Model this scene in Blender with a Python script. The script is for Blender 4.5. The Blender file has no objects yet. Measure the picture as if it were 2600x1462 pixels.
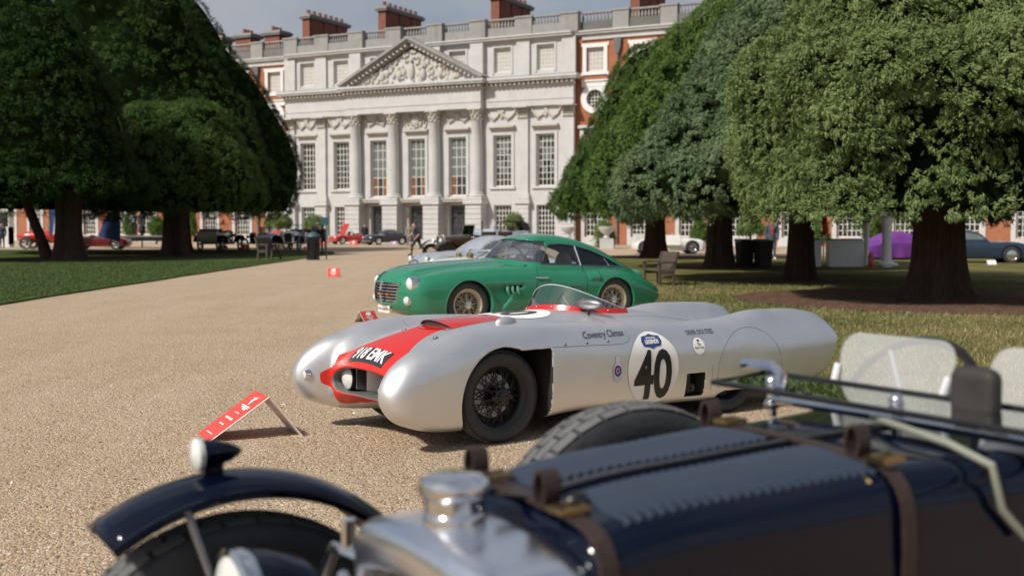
import bpy, math, random
import numpy as np
from mathutils import Vector, Matrix
from mathutils.bvhtree import BVHTree
R_ = math.radians
rng = np.random.default_rng(7)
random.seed(7)
sc = bpy.context.scene
COL = sc.collection

# ------------------------------------------------------------------ camera
F_PX, HORIZ, CAM_H = 2900.0, 578.0, 1.45          # measured on the 2600 x 1462 photograph
PITCH = math.atan((731.0 - HORIZ) / F_PX)
cd = bpy.data.cameras.new('camera'); cam = bpy.data.objects.new('camera', cd); COL.objects.link(cam)
cam.location = (0, 0, CAM_H); cam.rotation_euler = (math.pi / 2 - PITCH, 0, 0)
cd.sensor_width = 36; cd.lens = F_PX / 2600 * 36; cd.clip_start = .05; cd.clip_end = 3000
cd.dof.use_dof = True; cd.dof.focus_distance = 7.6; cd.dof.aperture_fstop = 2.7
sc.camera = cam

# ------------------------------------------------------------------ world, sun, exposure
SUN_DIR = Vector((-.76, -.65, 0)).normalized(); SUN_EL = R_(43)
SUN_VEC = Vector((SUN_DIR.x * math.cos(SUN_EL), SUN_DIR.y * math.cos(SUN_EL), math.sin(SUN_EL)))
world = bpy.data.worlds.new('World'); sc.world = world; world.use_nodes = True
nt = world.node_tree; nt.nodes.clear()
sky = nt.nodes.new('ShaderNodeTexSky'); sky.sky_type = 'NISHITA'; sky.sun_disc = False
sky.sun_elevation = SUN_EL; sky.sun_rotation = math.atan2(SUN_DIR.x, SUN_DIR.y)
sky.dust_density = 2.5; sky.air_density = 1.0
tc = nt.nodes.new('ShaderNodeTexCoord'); mp = nt.nodes.new('ShaderNodeMapping'); mp.inputs['Scale'].default_value = (1, 1, 2.6)
no = nt.nodes.new('ShaderNodeTexNoise'); no.inputs['Scale'].default_value = 2.1; no.inputs['Detail'].default_value = 7; no.inputs['Roughness'].default_value = .55
rp = nt.nodes.new('ShaderNodeValToRGB'); rp.color_ramp.elements[0].position = .40; rp.color_ramp.elements[1].position = .66
rp.color_ramp.elements[0].color = (.22, .22, .22, 1); rp.color_ramp.elements[1].color = (.95, .95, .95, 1)
mx = nt.nodes.new('ShaderNodeMix'); mx.data_type = 'RGBA'
mx.inputs[7].default_value = (5.5, 5.7, 6.25, 1)          # bright thin cloud
bg = nt.nodes.new('ShaderNodeBackground'); bg.inputs['Strength'].default_value = .072
wo = nt.nodes.new('ShaderNodeOutputWorld')
L = nt.links.new
L(tc.outputs['Generated'], mp.inputs['Vector']); L(mp.outputs[0], no.inputs['Vector']); L(no.outputs['Fac'], rp.inputs['Fac'])
L(rp.outputs['Color'], mx.inputs[0]); L(sky.outputs['Color'], mx.inputs[6]); L(mx.outputs[2], bg.inputs['Color']); L(bg.outputs[0], wo.inputs['Surface'])
sl = bpy.data.lights.new('sun', 'SUN'); sl.energy = 3.9; sl.angle = R_(4); sl.color = (1.0, .945, .86)
sun = bpy.data.objects.new('sun', sl); COL.objects.link(sun)
sun.rotation_euler = SUN_VEC.to_track_quat('Z', 'Y').to_euler(); sun.location = (-30, -20, 40)
vs = sc.view_settings; vs.view_transform = 'Standard'; vs.look = 'None'; vs.exposure = 0.13; vs.gamma = 1; vs.use_curve_mapping = False
sc.cycles.max_bounces = 7; sc.cycles.transparent_max_bounces = 12
sc.cycles.caustics_reflective = False; sc.cycles.caustics_refractive = False

# ------------------------------------------------------------------ pixel <-> ground helpers
def ray(u, v):
    x = (u - 1300) / F_PX; y = (731 - v) / F_PX; c, s = math.cos(PITCH), math.sin(PITCH)
    return np.array([x, c + y * s, -s + y * c])
def gnd(u, v, z=0.0):
    d = ray(u, v); t = (z - CAM_H) / d[2]; p = np.array([0, 0, CAM_H]) + t * d; return Vector((p[0], p[1], z))

# ------------------------------------------------------------------ node helpers
class S:
    """a shader socket with arithmetic"""
    def __init__(s, nt, o): s.nt, s.o = nt, o
    def op(s, kind, *a):
        n = s.nt.nodes.new('ShaderNodeMath'); n.operation = kind
        for i, q in enumerate((s,) + a):
            if isinstance(q, S): s.nt.links.new(q.o, n.inputs[i])
            else: n.inputs[i].default_value = q
        return S(s.nt, n.outputs[0])
    def __add__(s, b): return s.op('ADD', b)
    __radd__ = __add__
    def __sub__(s, b): return s.op('SUBTRACT', b)
    def __rsub__(s, b): return (s * -1.0) + b
    def __mul__(s, b): return s.op('MULTIPLY', b)
    __rmul__ = __mul__
    def __truediv__(s, b): return s.op('DIVIDE', b)
    def __pow__(s, b): return s.op('POWER', b)
    def lt(s, b): return s.op('LESS_THAN', b)
    def gt(s, b): return s.op('GREATER_THAN', b)
    def abs(s): return s.op('ABSOLUTE')
    def mx(s, b): return s.op('MAXIMUM', b)
    def mn(s, b): return s.op('MINIMUM', b)
    def ramp(s, a, b, lo=0.0, hi=1.0):
        n = s.nt.nodes.new('ShaderNodeMapRange'); n.inputs[1].default_value = a; n.inputs[2].default_value = b
        n.inputs[3].default_value = lo; n.inputs[4].default_value = hi; s.nt.links.new(s.o, n.inputs[0]); return S(s.nt, n.outputs[0])
def mixc(nt, fac, a, b):
    n = nt.nodes.new('ShaderNodeMix'); n.data_type = 'RGBA'
    for i, q in ((0, fac), (6, a), (7, b)):
        if isinstance(q, S): nt.links.new(q.o, n.inputs[i])
        elif i == 0: n.inputs[0].default_value = q
        else: n.inputs[i].default_value = (*q, 1)
    return S(nt, n.outputs[2])
def coords(nt, kind='Object'):
    n = nt.nodes.new('ShaderNodeTexCoord'); return n.outputs[kind]
def noise(nt, vec, scale, detail=4, rough=.55, stretch=None):
    if stretch:
        m = nt.nodes.new('ShaderNodeMapping'); m.inputs['Scale'].default_value = stretch; nt.links.new(vec, m.inputs['Vector']); vec = m.outputs[0]
    n = nt.nodes.new('ShaderNodeTexNoise'); n.inputs['Scale'].default_value = scale; n.inputs['Detail'].default_value = detail; n.inputs['Roughness'].default_value = rough
    nt.links.new(vec, n.inputs['Vector']); return S(nt, n.outputs['Fac'])
def voro(nt, vec, scale, out='Distance', feature='F1'):
    n = nt.nodes.new('ShaderNodeTexVoronoi'); n.feature = feature; n.inputs['Scale'].default_value = scale; nt.links.new(vec, n.inputs['Vector'])
    return S(nt, n.outputs[out])
def sep(nt, vec):
    n = nt.nodes.new('ShaderNodeSeparateXYZ'); nt.links.new(vec, n.inputs[0]); return [S(nt, o) for o in n.outputs]
def newmat(name):
    m = bpy.data.materials.new(name); m.use_nodes = True; b = m.node_tree.nodes['Principled BSDF']; return m, m.node_tree, b
def setb(nt, b, col, height, dist, strength=1.0):
    if col is not None: nt.links.new(col.o, b.inputs['Base Color'])
    if height is not None:
        n = nt.nodes.new('ShaderNodeBump'); n.inputs['Distance'].default_value = dist; n.inputs['Strength'].default_value = strength
        nt.links.new(height.o, n.inputs['Height']); nt.links.new(n.outputs[0], b.inputs['Normal'])
def mat(name, col, rough=.5, metal=0.0, var=.10, vscale=6.0, bump=0.0, bscale=40.0, coat=0.0, spec=.5, stretch=None, dirt=None):
    """one colour with a procedural variation in tone and gloss"""
    m, nt, b = newmat(name); v = coords(nt)
    n = noise(nt, v, vscale, 5, .6, stretch)
    lo = tuple(c * (1 - var) for c in col); hi = tuple(min(1, c * (1 + var)) for c in col)
    c = mixc(nt, n.ramp(.3, .7), lo, hi)
    if dirt:
        d = noise(nt, v, vscale * .45, 6, .7).ramp(.48, .72); c = mixc(nt, d * dirt[1], c, dirt[0])
    setb(nt, b, c, noise(nt, v, bscale, 5, .6, stretch) if bump else None, bump)
    b.inputs['Metallic'].default_value = metal; b.inputs['Specular IOR Level'].default_value = spec
    nt.links.new(n.ramp(.25, .75, max(.02, rough - .06), min(1, rough + .06)).o, b.inputs['Roughness'])
    if coat: b.inputs['Coat Weight'].default_value = coat; b.inputs['Coat Roughness'].default_value = .04
    return m
def glassmat(name, tint=(.9, .95, .95), rough=.02, alpha=.25):
    """thin sheet glass: mostly clear with a mirror share that grows at grazing angles"""
    m = bpy.data.materials.new(name); m.use_nodes = True; nt = m.node_tree; nt.nodes.clear()
    o = nt.nodes.new('ShaderNodeOutputMaterial'); t = nt.nodes.new('ShaderNodeBsdfTransparent'); g = nt.nodes.new('ShaderNodeBsdfGlossy'); x = nt.nodes.new('ShaderNodeMixShader')
    fr = nt.nodes.new('ShaderNodeFresnel'); fr.inputs['IOR'].default_value = 1.5; t.inputs['Color'].default_value = (*tint, 1); g.inputs['Roughness'].default_value = rough
    f = (S(nt, fr.outputs[0]) + alpha * .3).mn(1.0)
    nt.links.new(f.o, x.inputs[0]); nt.links.new(t.outputs[0], x.inputs[1]); nt.links.new(g.outputs[0], x.inputs[2]); nt.links.new(x.outputs[0], o.inputs[0]); return m

# ------------------------------------------------------------------ object helpers
def tag(o, label=None, cat=None, group=None, kind=None):
    if label: o['label'] = label
    if cat: o['category'] = cat
    if group: o['group'] = group
    if kind: o['kind'] = kind
    return o
def thing(name, label, cat, loc=(0, 0, 0), rz=0.0, group=None):
    o = bpy.data.objects.new(name, None); COL.objects.link(o); o.empty_display_size = .2
    o.location = loc; o.rotation_euler = (0, 0, rz); return tag(o, label, cat, group)
def link(name, me, parent=None, m=None):
    o = bpy.data.objects.new(name, me); COL.objects.link(o)
    if parent is not None: o.parent = parent
    if m is not None and not me.materials:
        for q in (m if isinstance(m, (list, tuple)) else [m]): me.materials.append(q)
    return o
def np_mesh(name, V, Q, m=None, parent=None, normals=None, mi=None, smooth=True):
    """mesh from numpy arrays of equal-sized faces"""
    V = np.asarray(V, np.float32); Q = np.asarray(Q, np.int32); k = Q.shape[1]
    me = bpy.data.meshes.new(name); me.vertices.add(len(V)); me.vertices.foreach_set('co', V.ravel())
    me.loops.add(Q.size); me.loops.foreach_set('vertex_index', Q.ravel()); me.polygons.add(len(Q))
    me.polygons.foreach_set('loop_start', np.arange(0, Q.size, k, dtype=np.int32))
    me.polygons.foreach_set('loop_total', np.full(len(Q), k, np.int32))
    if mi is not None: me.polygons.foreach_set('material_index', np.asarray(mi, np.int32))
    if smooth: me.polygons.foreach_set('use_smooth', np.ones(len(Q), bool))
    me.update(calc_edges=True); me.validate()
    o = link(name, me, parent, m)
    if normals is not None and len(me.vertices) == len(normals): me.normals_split_custom_set_from_vertices(normals.tolist())
    return o
def basis(d):
    d = Vector(d).normalized(); a = Vector((0, 0, 1)) if abs(d.z) < .9 else Vector((1, 0, 0))
    u = d.cross(a).normalized(); return d, u, d.cross(u)
class MB:
    """collects simple shapes and links them as one mesh object"""
    def __init__(s): s.v, s.f, s.mi, s.cm = [], [], [], 0
    def add(s, V, Fs):
        n = len(s.v); s.v += [tuple(p) for p in V]
        for f in Fs: s.f.append(tuple(n + i for i in f)); s.mi.append(s.cm)
        return s
    def box(s, x0, x1, y0, y1, z0, z1):
        return s.add([(x, y, z) for x in (x0, x1) for y in (y0, y1) for z in (z0, z1)],
                     [(0, 1, 3, 2), (4, 6, 7, 5), (0, 4, 5, 1), (2, 3, 7, 6), (0, 2, 6, 4), (1, 5, 7, 3)])
    def obox(s, c, size, rot=None):
        c = Vector(c); m = rot or Matrix.Identity(3); h = [q / 2 for q in size]
        V = [c + m @ Vector((sx * h[0], sy * h[1], sz * h[2])) for sx in (-1, 1) for sy in (-1, 1) for sz in (-1, 1)]
        return s.add(V, [(0, 1, 3, 2), (4, 6, 7, 5), (0, 4, 5, 1), (2, 3, 7, 6), (0, 2, 6, 4), (1, 5, 7, 3)])
    def cyl(s, p, q, r0, r1=None, n=12, caps=True):
        p, q = Vector(p), Vector(q); r1 = r0 if r1 is None else r1; d, u, w = basis(q - p)
        V = [c + (u * math.cos(t) + w * math.sin(t)) * r for c, r in ((p, r0), (q, r1)) for t in [2 * math.pi * i / n for i in range(n)]]
        Fs = [(i, (i + 1) % n, n + (i + 1) % n, n + i) for i in range(n)]
        if caps: Fs += [tuple(range(n))[::-1], tuple(range(n, 2 * n))]
        return s.add(V, Fs)
    def tube(s, pts, r, n=6, closed=False, flat=None):
        """round tube along points; r may be a list; flat=(a,b) makes a strap a wide, b thick"""
        P = [Vector(p) for p in pts]; k = len(P); V = []; pu = None
        for i, p in enumerate(P):
            a = P[(i - 1) % k] if (closed or i > 0) else p; b = P[(i + 1) % k] if (closed or i < k - 1) else p
            d, u, w = basis(b - a)
            if pu is not None:
                u = (pu - d * pu.dot(d)); u = u.normalized() if u.length > 1e-6 else basis(d)[1]; w = d.cross(u)
            pu = u; rr = r[i] if isinstance(r, (list, tuple)) else r
            V += [p + (u * math.cos(t) + w * math.sin(t)) * rr for t in [2 * math.pi * j / n for j in range(n)]]
        m = k if closed else k - 1
        Fs = [(i * n + j, i * n + (j + 1) % n, ((i + 1) % k) * n + (j + 1) % n, ((i + 1) % k) * n + j) for i in range(m) for j in range(n)]
        if not closed: Fs += [tuple(range(n))[::-1], tuple((k - 1) * n + j for j in range(n))]
        return s.add(V, Fs)
    def strap(s, pts, nrm, w, t):
        """flat belt along points, its face normals given"""
        P = [Vector(p) for p in pts]; N = [Vector(q).normalized() for q in nrm]; V = []
        for i, p in enumerate(P):
            d = (P[min(i + 1, len(P) - 1)] - P[max(i - 1, 0)]).normalized(); sd = d.cross(N[i]).normalized()
            V += [p + sd * w / 2, p - sd * w / 2, p - sd * w / 2 + N[i] * t, p + sd * w / 2 + N[i] * t]
        Fs = [(i * 4 + j, i * 4 + (j + 1) % 4, i * 4 + 4 + (j + 1) % 4, i * 4 + 4 + j) for i in range(len(P) - 1) for j in range(4)]
        return s.add(V, Fs + [(3, 2, 1, 0), tuple(len(P) * 4 - 4 + j for j in range(4))])
    def lathe(s, prof, o=(0, 0, 0), ax='z', n=24, a0=0.0, a1=2 * math.pi):
        o = Vector(o); full = abs(a1 - a0 - 2 * math.pi) < 1e-6; m = n if full else n + 1; V = []
        for r, h in prof:
            for i in range(m):
                t = a0 + (a1 - a0) * i / n; c, q = r * math.cos(t), r * math.sin(t)
                V.append(o + Vector({'z': (c, q, h), 'y': (c, h, q), 'x': (h, c, q)}[ax]))
        Fs = [(j * m + i, j * m + (i + 1) % m, (j + 1) * m + (i + 1) % m, (j + 1) * m + i) for j in range(len(prof) - 1) for i in range(n)]
        return s.add(V, Fs)
    def prism(s, poly, vec):
        vec = Vector(vec); n = len(poly); V = [Vector(p) for p in poly]; V += [p + vec for p in V]
        return s.add(V, [tuple(range(n))[::-1], tuple(range(n, 2 * n))] + [(i, (i + 1) % n, n + (i + 1) % n, n + i) for i in range(n)])
    def ell(s, c, r, n=12, m=7):
        c = Vector(c); V = [c + Vector((0, 0, -r[2]))]
        for j in range(1, m):
            a = -math.pi / 2 + math.pi * j / m
            V += [c + Vector((r[0] * math.cos(a) * math.cos(t), r[1] * math.cos(a) * math.sin(t), r[2] * math.sin(a))) for t in [2 * math.pi * i / n for i in range(n)]]
        V.append(c + Vector((0, 0, r[2]))); Fs = [(0, 1 + (i + 1) % n, 1 + i) for i in range(n)]
        for j in range(m - 2): Fs += [(1 + j * n + i, 1 + j * n + (i + 1) % n, 1 + (j + 1) * n + (i + 1) % n, 1 + (j + 1) * n + i) for i in range(n)]
        t = len(V) - 1; return s.add(V, Fs + [(1 + (m - 2) * n + i, 1 + (m - 2) * n + (i + 1) % n, t) for i in range(n)])
    def mesh(s, name, m, smooth=False, angle=40, recalc=True):
        me = bpy.data.meshes.new(name); me.from_pydata(s.v, [], s.f); me.update()
        for q in (m if isinstance(m, (list, tuple)) else [m]): me.materials.append(q)
        if any(s.mi): me.polygons.foreach_set('material_index', s.mi)
        if recalc:
            import bmesh
            b = bmesh.new(); b.from_mesh(me); bmesh.ops.recalc_face_normals(b, faces=b.faces); b.to_mesh(me); b.free()
        if smooth:
            me.polygons.foreach_set('use_smooth', [True] * len(me.polygons)); me.set_sharp_from_angle(angle=R_(angle))
        return me
    def build(s, name, m, parent=None, smooth=False, angle=40, label=None):
        o = link(name, s.mesh(name, m, smooth, angle), parent)
        if label: o['label'] = label
        return o
def copy_tree(o, parent=None):
    c = o.copy(); COL.objects.link(c); c.parent = parent
    for ch in [q for q in bpy.data.objects if q.parent == o]: copy_tree(ch, c)
    return c
def text_geo(txt, size=1.0, shear=0.0, spacing=1.0, bold=0.0):
    cu = bpy.data.curves.new('t', 'FONT'); cu.body = txt; cu.size = size; cu.shear = shear; cu.space_character = spacing; cu.offset = bold
    cu.align_x = 'CENTER'; cu.align_y = 'CENTER'; cu.resolution_u = 4
    o = bpy.data.objects.new('t', cu); COL.objects.link(o); me = bpy.data.meshes.new_from_object(o)
    V = [tuple(v.co) for v in me.vertices]; Fs = [tuple(p.vertices) for p in me.polygons]
    bpy.data.objects.remove(o); bpy.data.curves.remove(cu); bpy.data.meshes.remove(me); return V, Fs

# ------------------------------------------------------------------ implicit surfaces (smooth car bodies, people)
def smin(a, b, k): h = np.clip(.5 + .5 * (b - a) / k, 0, 1); return b * (1 - h) + a * h - k * h * (1 - h)
def smax(a, b, k): return -smin(-a, -b, k)
def sp(x, pts):
    """smooth curve through (x, y) points, flat beyond the ends"""
    pts = sorted(pts); xs = np.array([p[0] for p in pts], float); ys = np.array([p[1] for p in pts], float)
    d = np.diff(ys) / np.diff(xs); m = np.zeros(len(xs)); m[1:-1] = (d[:-1] * np.diff(xs)[1:] + d[1:] * np.diff(xs)[:-1]) / (xs[2:] - xs[:-2]); m[0], m[-1] = d[0], d[-1]
    x = np.clip(x, xs[0], xs[-1]); i = np.clip(np.searchsorted(xs, x) - 1, 0, len(xs) - 2); h = xs[i + 1] - xs[i]; t = (x - xs[i]) / h
    return (2*t**3 - 3*t**2 + 1) * ys[i] + (t**3 - 2*t**2 + t) * h * m[i] + (-2*t**3 + 3*t**2) * ys[i+1] + (t**3 - t**2) * h * m[i+1]
def poly2(x, y, P):
    """signed distance to a polygon"""
    P = np.array(P, float); d = np.full(np.broadcast(x, y).shape, 1e9); s = np.ones_like(d); n = len(P)
    for i in range(n):
        a, b = P[i], P[i - 1]; ex, ey = b - a; wx, wy = x - a[0], y - a[1]
        t = np.clip((wx * ex + wy * ey) / (ex * ex + ey * ey), 0, 1); d = np.minimum(d, (wx - ex * t) ** 2 + (wy - ey * t) ** 2)
        c1, c2, c3 = y >= a[1], y < b[1], ex * wy > ey * wx
        s = np.where((c1 & c2 & c3) | (~c1 & ~c2 & ~c3), -s, s)
    return s * np.sqrt(d)
def capsule(x, y, z, a, b, ra, rb):
    a, b = np.array(a, float), np.array(b, float); d = b - a; L2 = max(d @ d, 1e-9)
    t = np.clip(((x - a[0]) * d[0] + (y - a[1]) * d[1] + (z - a[2]) * d[2]) / L2, 0, 1)
    return np.sqrt((x - a[0] - d[0]*t)**2 + (y - a[1] - d[1]*t)**2 + (z - a[2] - d[2]*t)**2) - (ra + (rb - ra) * t)
def nets(f, lo, hi, vox, relax=2):
    """surface nets of f(x,y,z)=0; vertices pulled onto the surface, normals from the gradient"""
    n = [int(math.ceil((hi[i] - lo[i]) / vox)) + 1 for i in range(3)]
    ax = [lo[i] + vox * np.arange(n[i]) for i in range(3)]
    G = np.broadcast_to(f(ax[0][:, None, None], ax[1][None, :, None], ax[2][None, None, :]), n).astype(np.float32)
    I = G < 0
    c = np.zeros([q - 1 for q in n], np.int8)
    for a in (0, 1):
        for b in (0, 1):
            for d in (0, 1): c += I[a:n[0]-1+a, b:n[1]-1+b, d:n[2]-1+d]
    act = np.argwhere((c > 0) & (c < 8)); idx = np.full(c.shape, -1, np.int32); idx[tuple(act.T)] = np.arange(len(act))
    P = np.zeros((len(act), 3)); W = np.zeros(len(act))
    cor = [(a, b, d) for a in (0, 1) for b in (0, 1) for d in (0, 1)]
    for p in cor:
        for k in range(3):
            if p[k]: continue
            q = list(p); q[k] = 1
            fa = G[tuple((act + p).T)]; fb = G[tuple((act + q).T)]; m = (fa < 0) != (fb < 0)
            t = np.where(m, fa / np.where(fa == fb, 1, fa - fb), 0)
            for j in range(3): P[:, j] += np.where(m, p[j] + (t if j == k else 0), 0)
            W += m
    V = np.array(lo) + vox * (act + P / W[:, None])
    Q = []
    for k in range(3):
        i, j = (k + 1) % 3, (k + 2) % 3
        A = np.moveaxis(I, k, 0); cr = np.moveaxis(A[:-1] != A[1:], 0, k); st = np.moveaxis(A[:-1], 0, k)
        e = np.argwhere(cr); e = e[(e[:, i] > 0) & (e[:, j] > 0) & (e[:, i] < n[i] - 1) & (e[:, j] < n[j] - 1)]
        if not len(e): continue
        u = np.zeros(3, int); u[i] = 1; w = np.zeros(3, int); w[j] = 1
        q = np.stack([idx[tuple((e - u - w).T)], idx[tuple((e - w).T)], idx[tuple(e.T)], idx[tuple((e - u).T)]], 1)
        s = st[tuple(e.T)]; q[~s] = q[~s][:, ::-1]; Q.append(q)
    Q = np.concatenate(Q); h = vox * .35
    def grad(V, h):
        x, y, z = V.T; g = np.stack([f(x + h, y, z) - f(x - h, y, z), f(x, y + h, z) - f(x, y - h, z), f(x, y, z + h) - f(x, y, z - h)], 1) / (2 * h); return g
    for _ in range(relax):
        g = grad(V, h); st = f(*V.T)[:, None] * g / np.maximum((g * g).sum(1), .15)[:, None]
        ln = np.linalg.norm(st, axis=1, keepdims=True); V = V - st * np.minimum(1, vox * .7 / np.maximum(ln, 1e-9))
    g = grad(V, h); g /= np.maximum(np.linalg.norm(g, axis=1, keepdims=True), 1e-9)
    return V, Q, g
def faces_keep(V, Q, N, keep):
    Q = Q[keep]; u = np.unique(Q); r = np.full(len(V), -1); r[u] = np.arange(len(u)); return V[u], r[Q], N[u]

# ================================================================== materials
def gravel_mat():
    m, nt, b = newmat('gravel'); v = coords(nt)
    cell = voro(nt, v, 95, 'Color'); n = nt.nodes.new('ShaderNodeSeparateColor'); nt.links.new(cell.o, n.inputs[0]); r = S(nt, n.outputs[0]); g2 = S(nt, n.outputs[1])
    c = mixc(nt, r.ramp(.0, 1), (.29, .195, .108), (.68, .525, .365))
    cell2 = voro(nt, v, 38, 'Color'); n2 = nt.nodes.new('ShaderNodeSeparateColor'); nt.links.new(cell2.o, n2.inputs[0]); r2 = S(nt, n2.outputs[0])
    c = mixc(nt, r2.gt(.86) * .32, c, (.21, .135, .08)); c = mixc(nt, r2.lt(.14) * .30, c, (.70, .60, .47))
    c = mixc(nt, g2.gt(.90) * .75, c, (.80, .72, .60)); c = mixc(nt, g2.lt(.085) * .8, c, (.13, .085, .055))
    big = noise(nt, v, .55, 6, .65).ramp(.36, .64); c = mixc(nt, big * .42, c, (.37, .25, .145))
    fine = noise(nt, v, 16, 4, .7).ramp(.35, .7); c = mixc(nt, fine * .28, c, (.60, .47, .335))
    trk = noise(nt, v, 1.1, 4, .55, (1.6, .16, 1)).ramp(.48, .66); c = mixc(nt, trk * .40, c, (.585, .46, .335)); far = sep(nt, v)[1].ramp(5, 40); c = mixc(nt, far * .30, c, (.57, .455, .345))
    h = voro(nt, v, 95) * -1.2 + voro(nt, v, 38) * -1.6 + noise(nt, v, 22, 4, .6) * 1.4 + noise(nt, v, 3.0, 3, .5) * 3.0
    setb(nt, b, c, h, .010, .85); b.inputs['Roughness'].default_value = .92; b.inputs['Specular IOR Level'].default_value = .15; return m
def lawn_mat(name, g, dry, amt):
    m, nt, b = newmat(name); v = coords(nt)
    p = noise(nt, v, .35, 6, .65).ramp(.38, .62); q = noise(nt, v, 2.2, 5, .7).ramp(.35, .7); s = noise(nt, v, 70, 3, .8, (1, .6, 1))
    c = mixc(nt, (p * .75 + q * .35) * amt, g, dry); c = mixc(nt, s.ramp(.3, .75) * .55, c, tuple(x * .45 for x in g))
    setb(nt, b, c, s + noise(nt, v, 9, 4, .6) * .8, .03, .8); b.inputs['Roughness'].default_value = .95; b.inputs['Specular IOR Level'].default_value = .1; return m
def mulch_mat():
    m, nt, b = newmat('mulch'); v = coords(nt)
    s = voro(nt, v, 26, 'Color'); n = nt.nodes.new('ShaderNodeSeparateColor'); nt.links.new(s.o, n.inputs[0]); r = S(nt, n.outputs[0])
    c = mixc(nt, r, (.055, .026, .014), (.17, .085, .045)); c = mixc(nt, r.gt(.95) * .7, c, (.42, .28, .18))
    setb(nt, b, c, voro(nt, v, 26) + noise(nt, v, 8, 4) * 1.5, .03); b.inputs['Roughness'].default_value = .95; return m
def stone_mat(name, col, stain, amt, streak=True):
    m, nt, b = newmat(name); v = coords(nt, 'Object')
    n = noise(nt, v, 1.1, 6, .65); c = mixc(nt, n.ramp(.3, .7), tuple(x * .90 for x in col), tuple(min(1, x * 1.06) for x in col))
    st = noise(nt, v, .9, 6, .7, (2.2, 2.2, .35) if streak else None).ramp(.52, .78); c = mixc(nt, st * amt, c, stain)
    z = sep(nt, v)[2]; cour = ((z * 2.1).op('FRACT')).lt(.035); c = mixc(nt, cour * .16, c, tuple(x * .5 for x in stain))
    setb(nt, b, c, noise(nt, v, 14, 5, .6), .01); b.inputs['Roughness'].default_value = .85; b.inputs['Specular IOR Level'].default_value = .2; return m
def brick_mat():
    m, nt, b = newmat('red_brick'); v = coords(nt, 'Object')
    t = nt.nodes.new('ShaderNodeTexBrick'); t.inputs['Scale'].default_value = 1.0; t.inputs['Brick Width'].default_value = .23; t.inputs['Row Height'].default_value = .075; t.inputs['Mortar Size'].default_value = .006
    t.inputs['Color1'].default_value = (.42, .165, .09, 1); t.inputs['Color2'].default_value = (.34, .125, .068, 1); t.inputs['Mortar'].default_value = (.42, .24, .15, 1)
    mp = nt.nodes.new('ShaderNodeMapping'); mp.inputs['Rotation'].default_value = (math.pi / 2, 0, 0); nt.links.new(v, mp.inputs['Vector']); nt.links.new(mp.outputs[0], t.inputs['Vector'])
    c = mixc(nt, noise(nt, v, .8, 6, .7).ramp(.4, .75) * .35, S(nt, t.outputs['Color']), (.30, .10, .05))
    setb(nt, b, c, S(nt, t.outputs['Fac']) * -1.0, .006); b.inputs['Roughness'].default_value = .9; b.inputs['Specular IOR Level'].default_value = .15; return m
MT = dict(
    gravel=gravel_mat(), mulch=mulch_mat(),
    lawnL=lawn_mat('lawn_green', (.055, .098, .022), (.12, .125, .04), .45), lawnR=lawn_mat('lawn_dry', (.085, .108, .03), (.34, .26, .11), .75),
    stone=stone_mat('portland_stone', (.555, .55, .545), (.38, .33, .27), .34), stone2=stone_mat('weathered_stone', (.31, .305, .295), (.15, .145, .135), .8),
    carved=stone_mat('carved_stone', (.52, .49, .445), (.32, .26, .185), .55, False), brick=brick_mat(),
    chim=mat('chimney_brick', (.235, .088, .058), .9, var=.25, vscale=3), lead=mat('lead', (.12, .125, .13), .6, var=.2),
    wframe=mat('white_window_paint', (.72, .70, .65), .5, var=.06), pane=mat('window_glass', (.025, .03, .03), .06, var=.4, vscale=.8, spec=.8),
    pane2=mat('window_glass_blind', (.50, .48, .45), .25, var=.08), pane3=mat('window_glass_curtain', (.20, .085, .04), .2, var=.3), pane4=mat('window_glass_grey', (.13, .155, .155), .08, var=.2),
    iron=mat('dark_iron', (.035, .038, .04), .45, var=.3), black=mat('black_paint', (.012, .012, .013), .3, var=.3), rubber=mat('tyre_rubber', (.032, .033, .035), .55, var=.25, vscale=12, bump=.002, bscale=60),
    chrome=mat('chrome', (.78, .78, .79), .09, 1, var=.06), alu=mat('aluminium', (.60, .60, .61), .32, 1, var=.1), steel=mat('grey_metal', (.22, .22, .23), .4, .8, var=.2),
    white=mat('white_paint', (.74, .74, .73), .4, var=.05), cream=mat('cream_rim_paint', (.56, .50, .38), .45, var=.1), red=mat('red_paint', (.55, .022, .015), .25, var=.1, coat=.6),
    signred=mat('sign_red', (.70, .075, .055), .45, var=.04), signwhite=mat('sign_white', (.88, .87, .84), .5, var=.03), leather=mat('brown_leather', (.036, .021, .016), .5, var=.3, vscale=30, bump=.002, bscale=120),
    lens=mat('headlamp_glass', (.70, .71, .69), .10, 0, var=.12, vscale=30, spec=.7), interior=mat('dark_interior', (.03, .027, .025), .7, var=.3),
    wood=mat('weathered_oak', (.085, .062, .052), .8, var=.3, vscale=14, stretch=(1, 1, 6), bump=.004), bark=mat('yew_bark', (.075, .045, .032), .95, var=.45, vscale=5, stretch=(3, 3, .5), bump=.06, bscale=7),
    skin=mat('skin', (.52, .30, .21), .55, var=.05), hair=mat('hair', (.05, .03, .02), .6), glass=glassmat('clear_glass'), brass=mat('brass', (.42, .30, .14), .35, 1, var=.15),
)
def cmat(name, col, rough=.5, **k):
    if name not in MT: MT[name] = mat(name, col, rough, **k)
    return MT[name]

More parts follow.
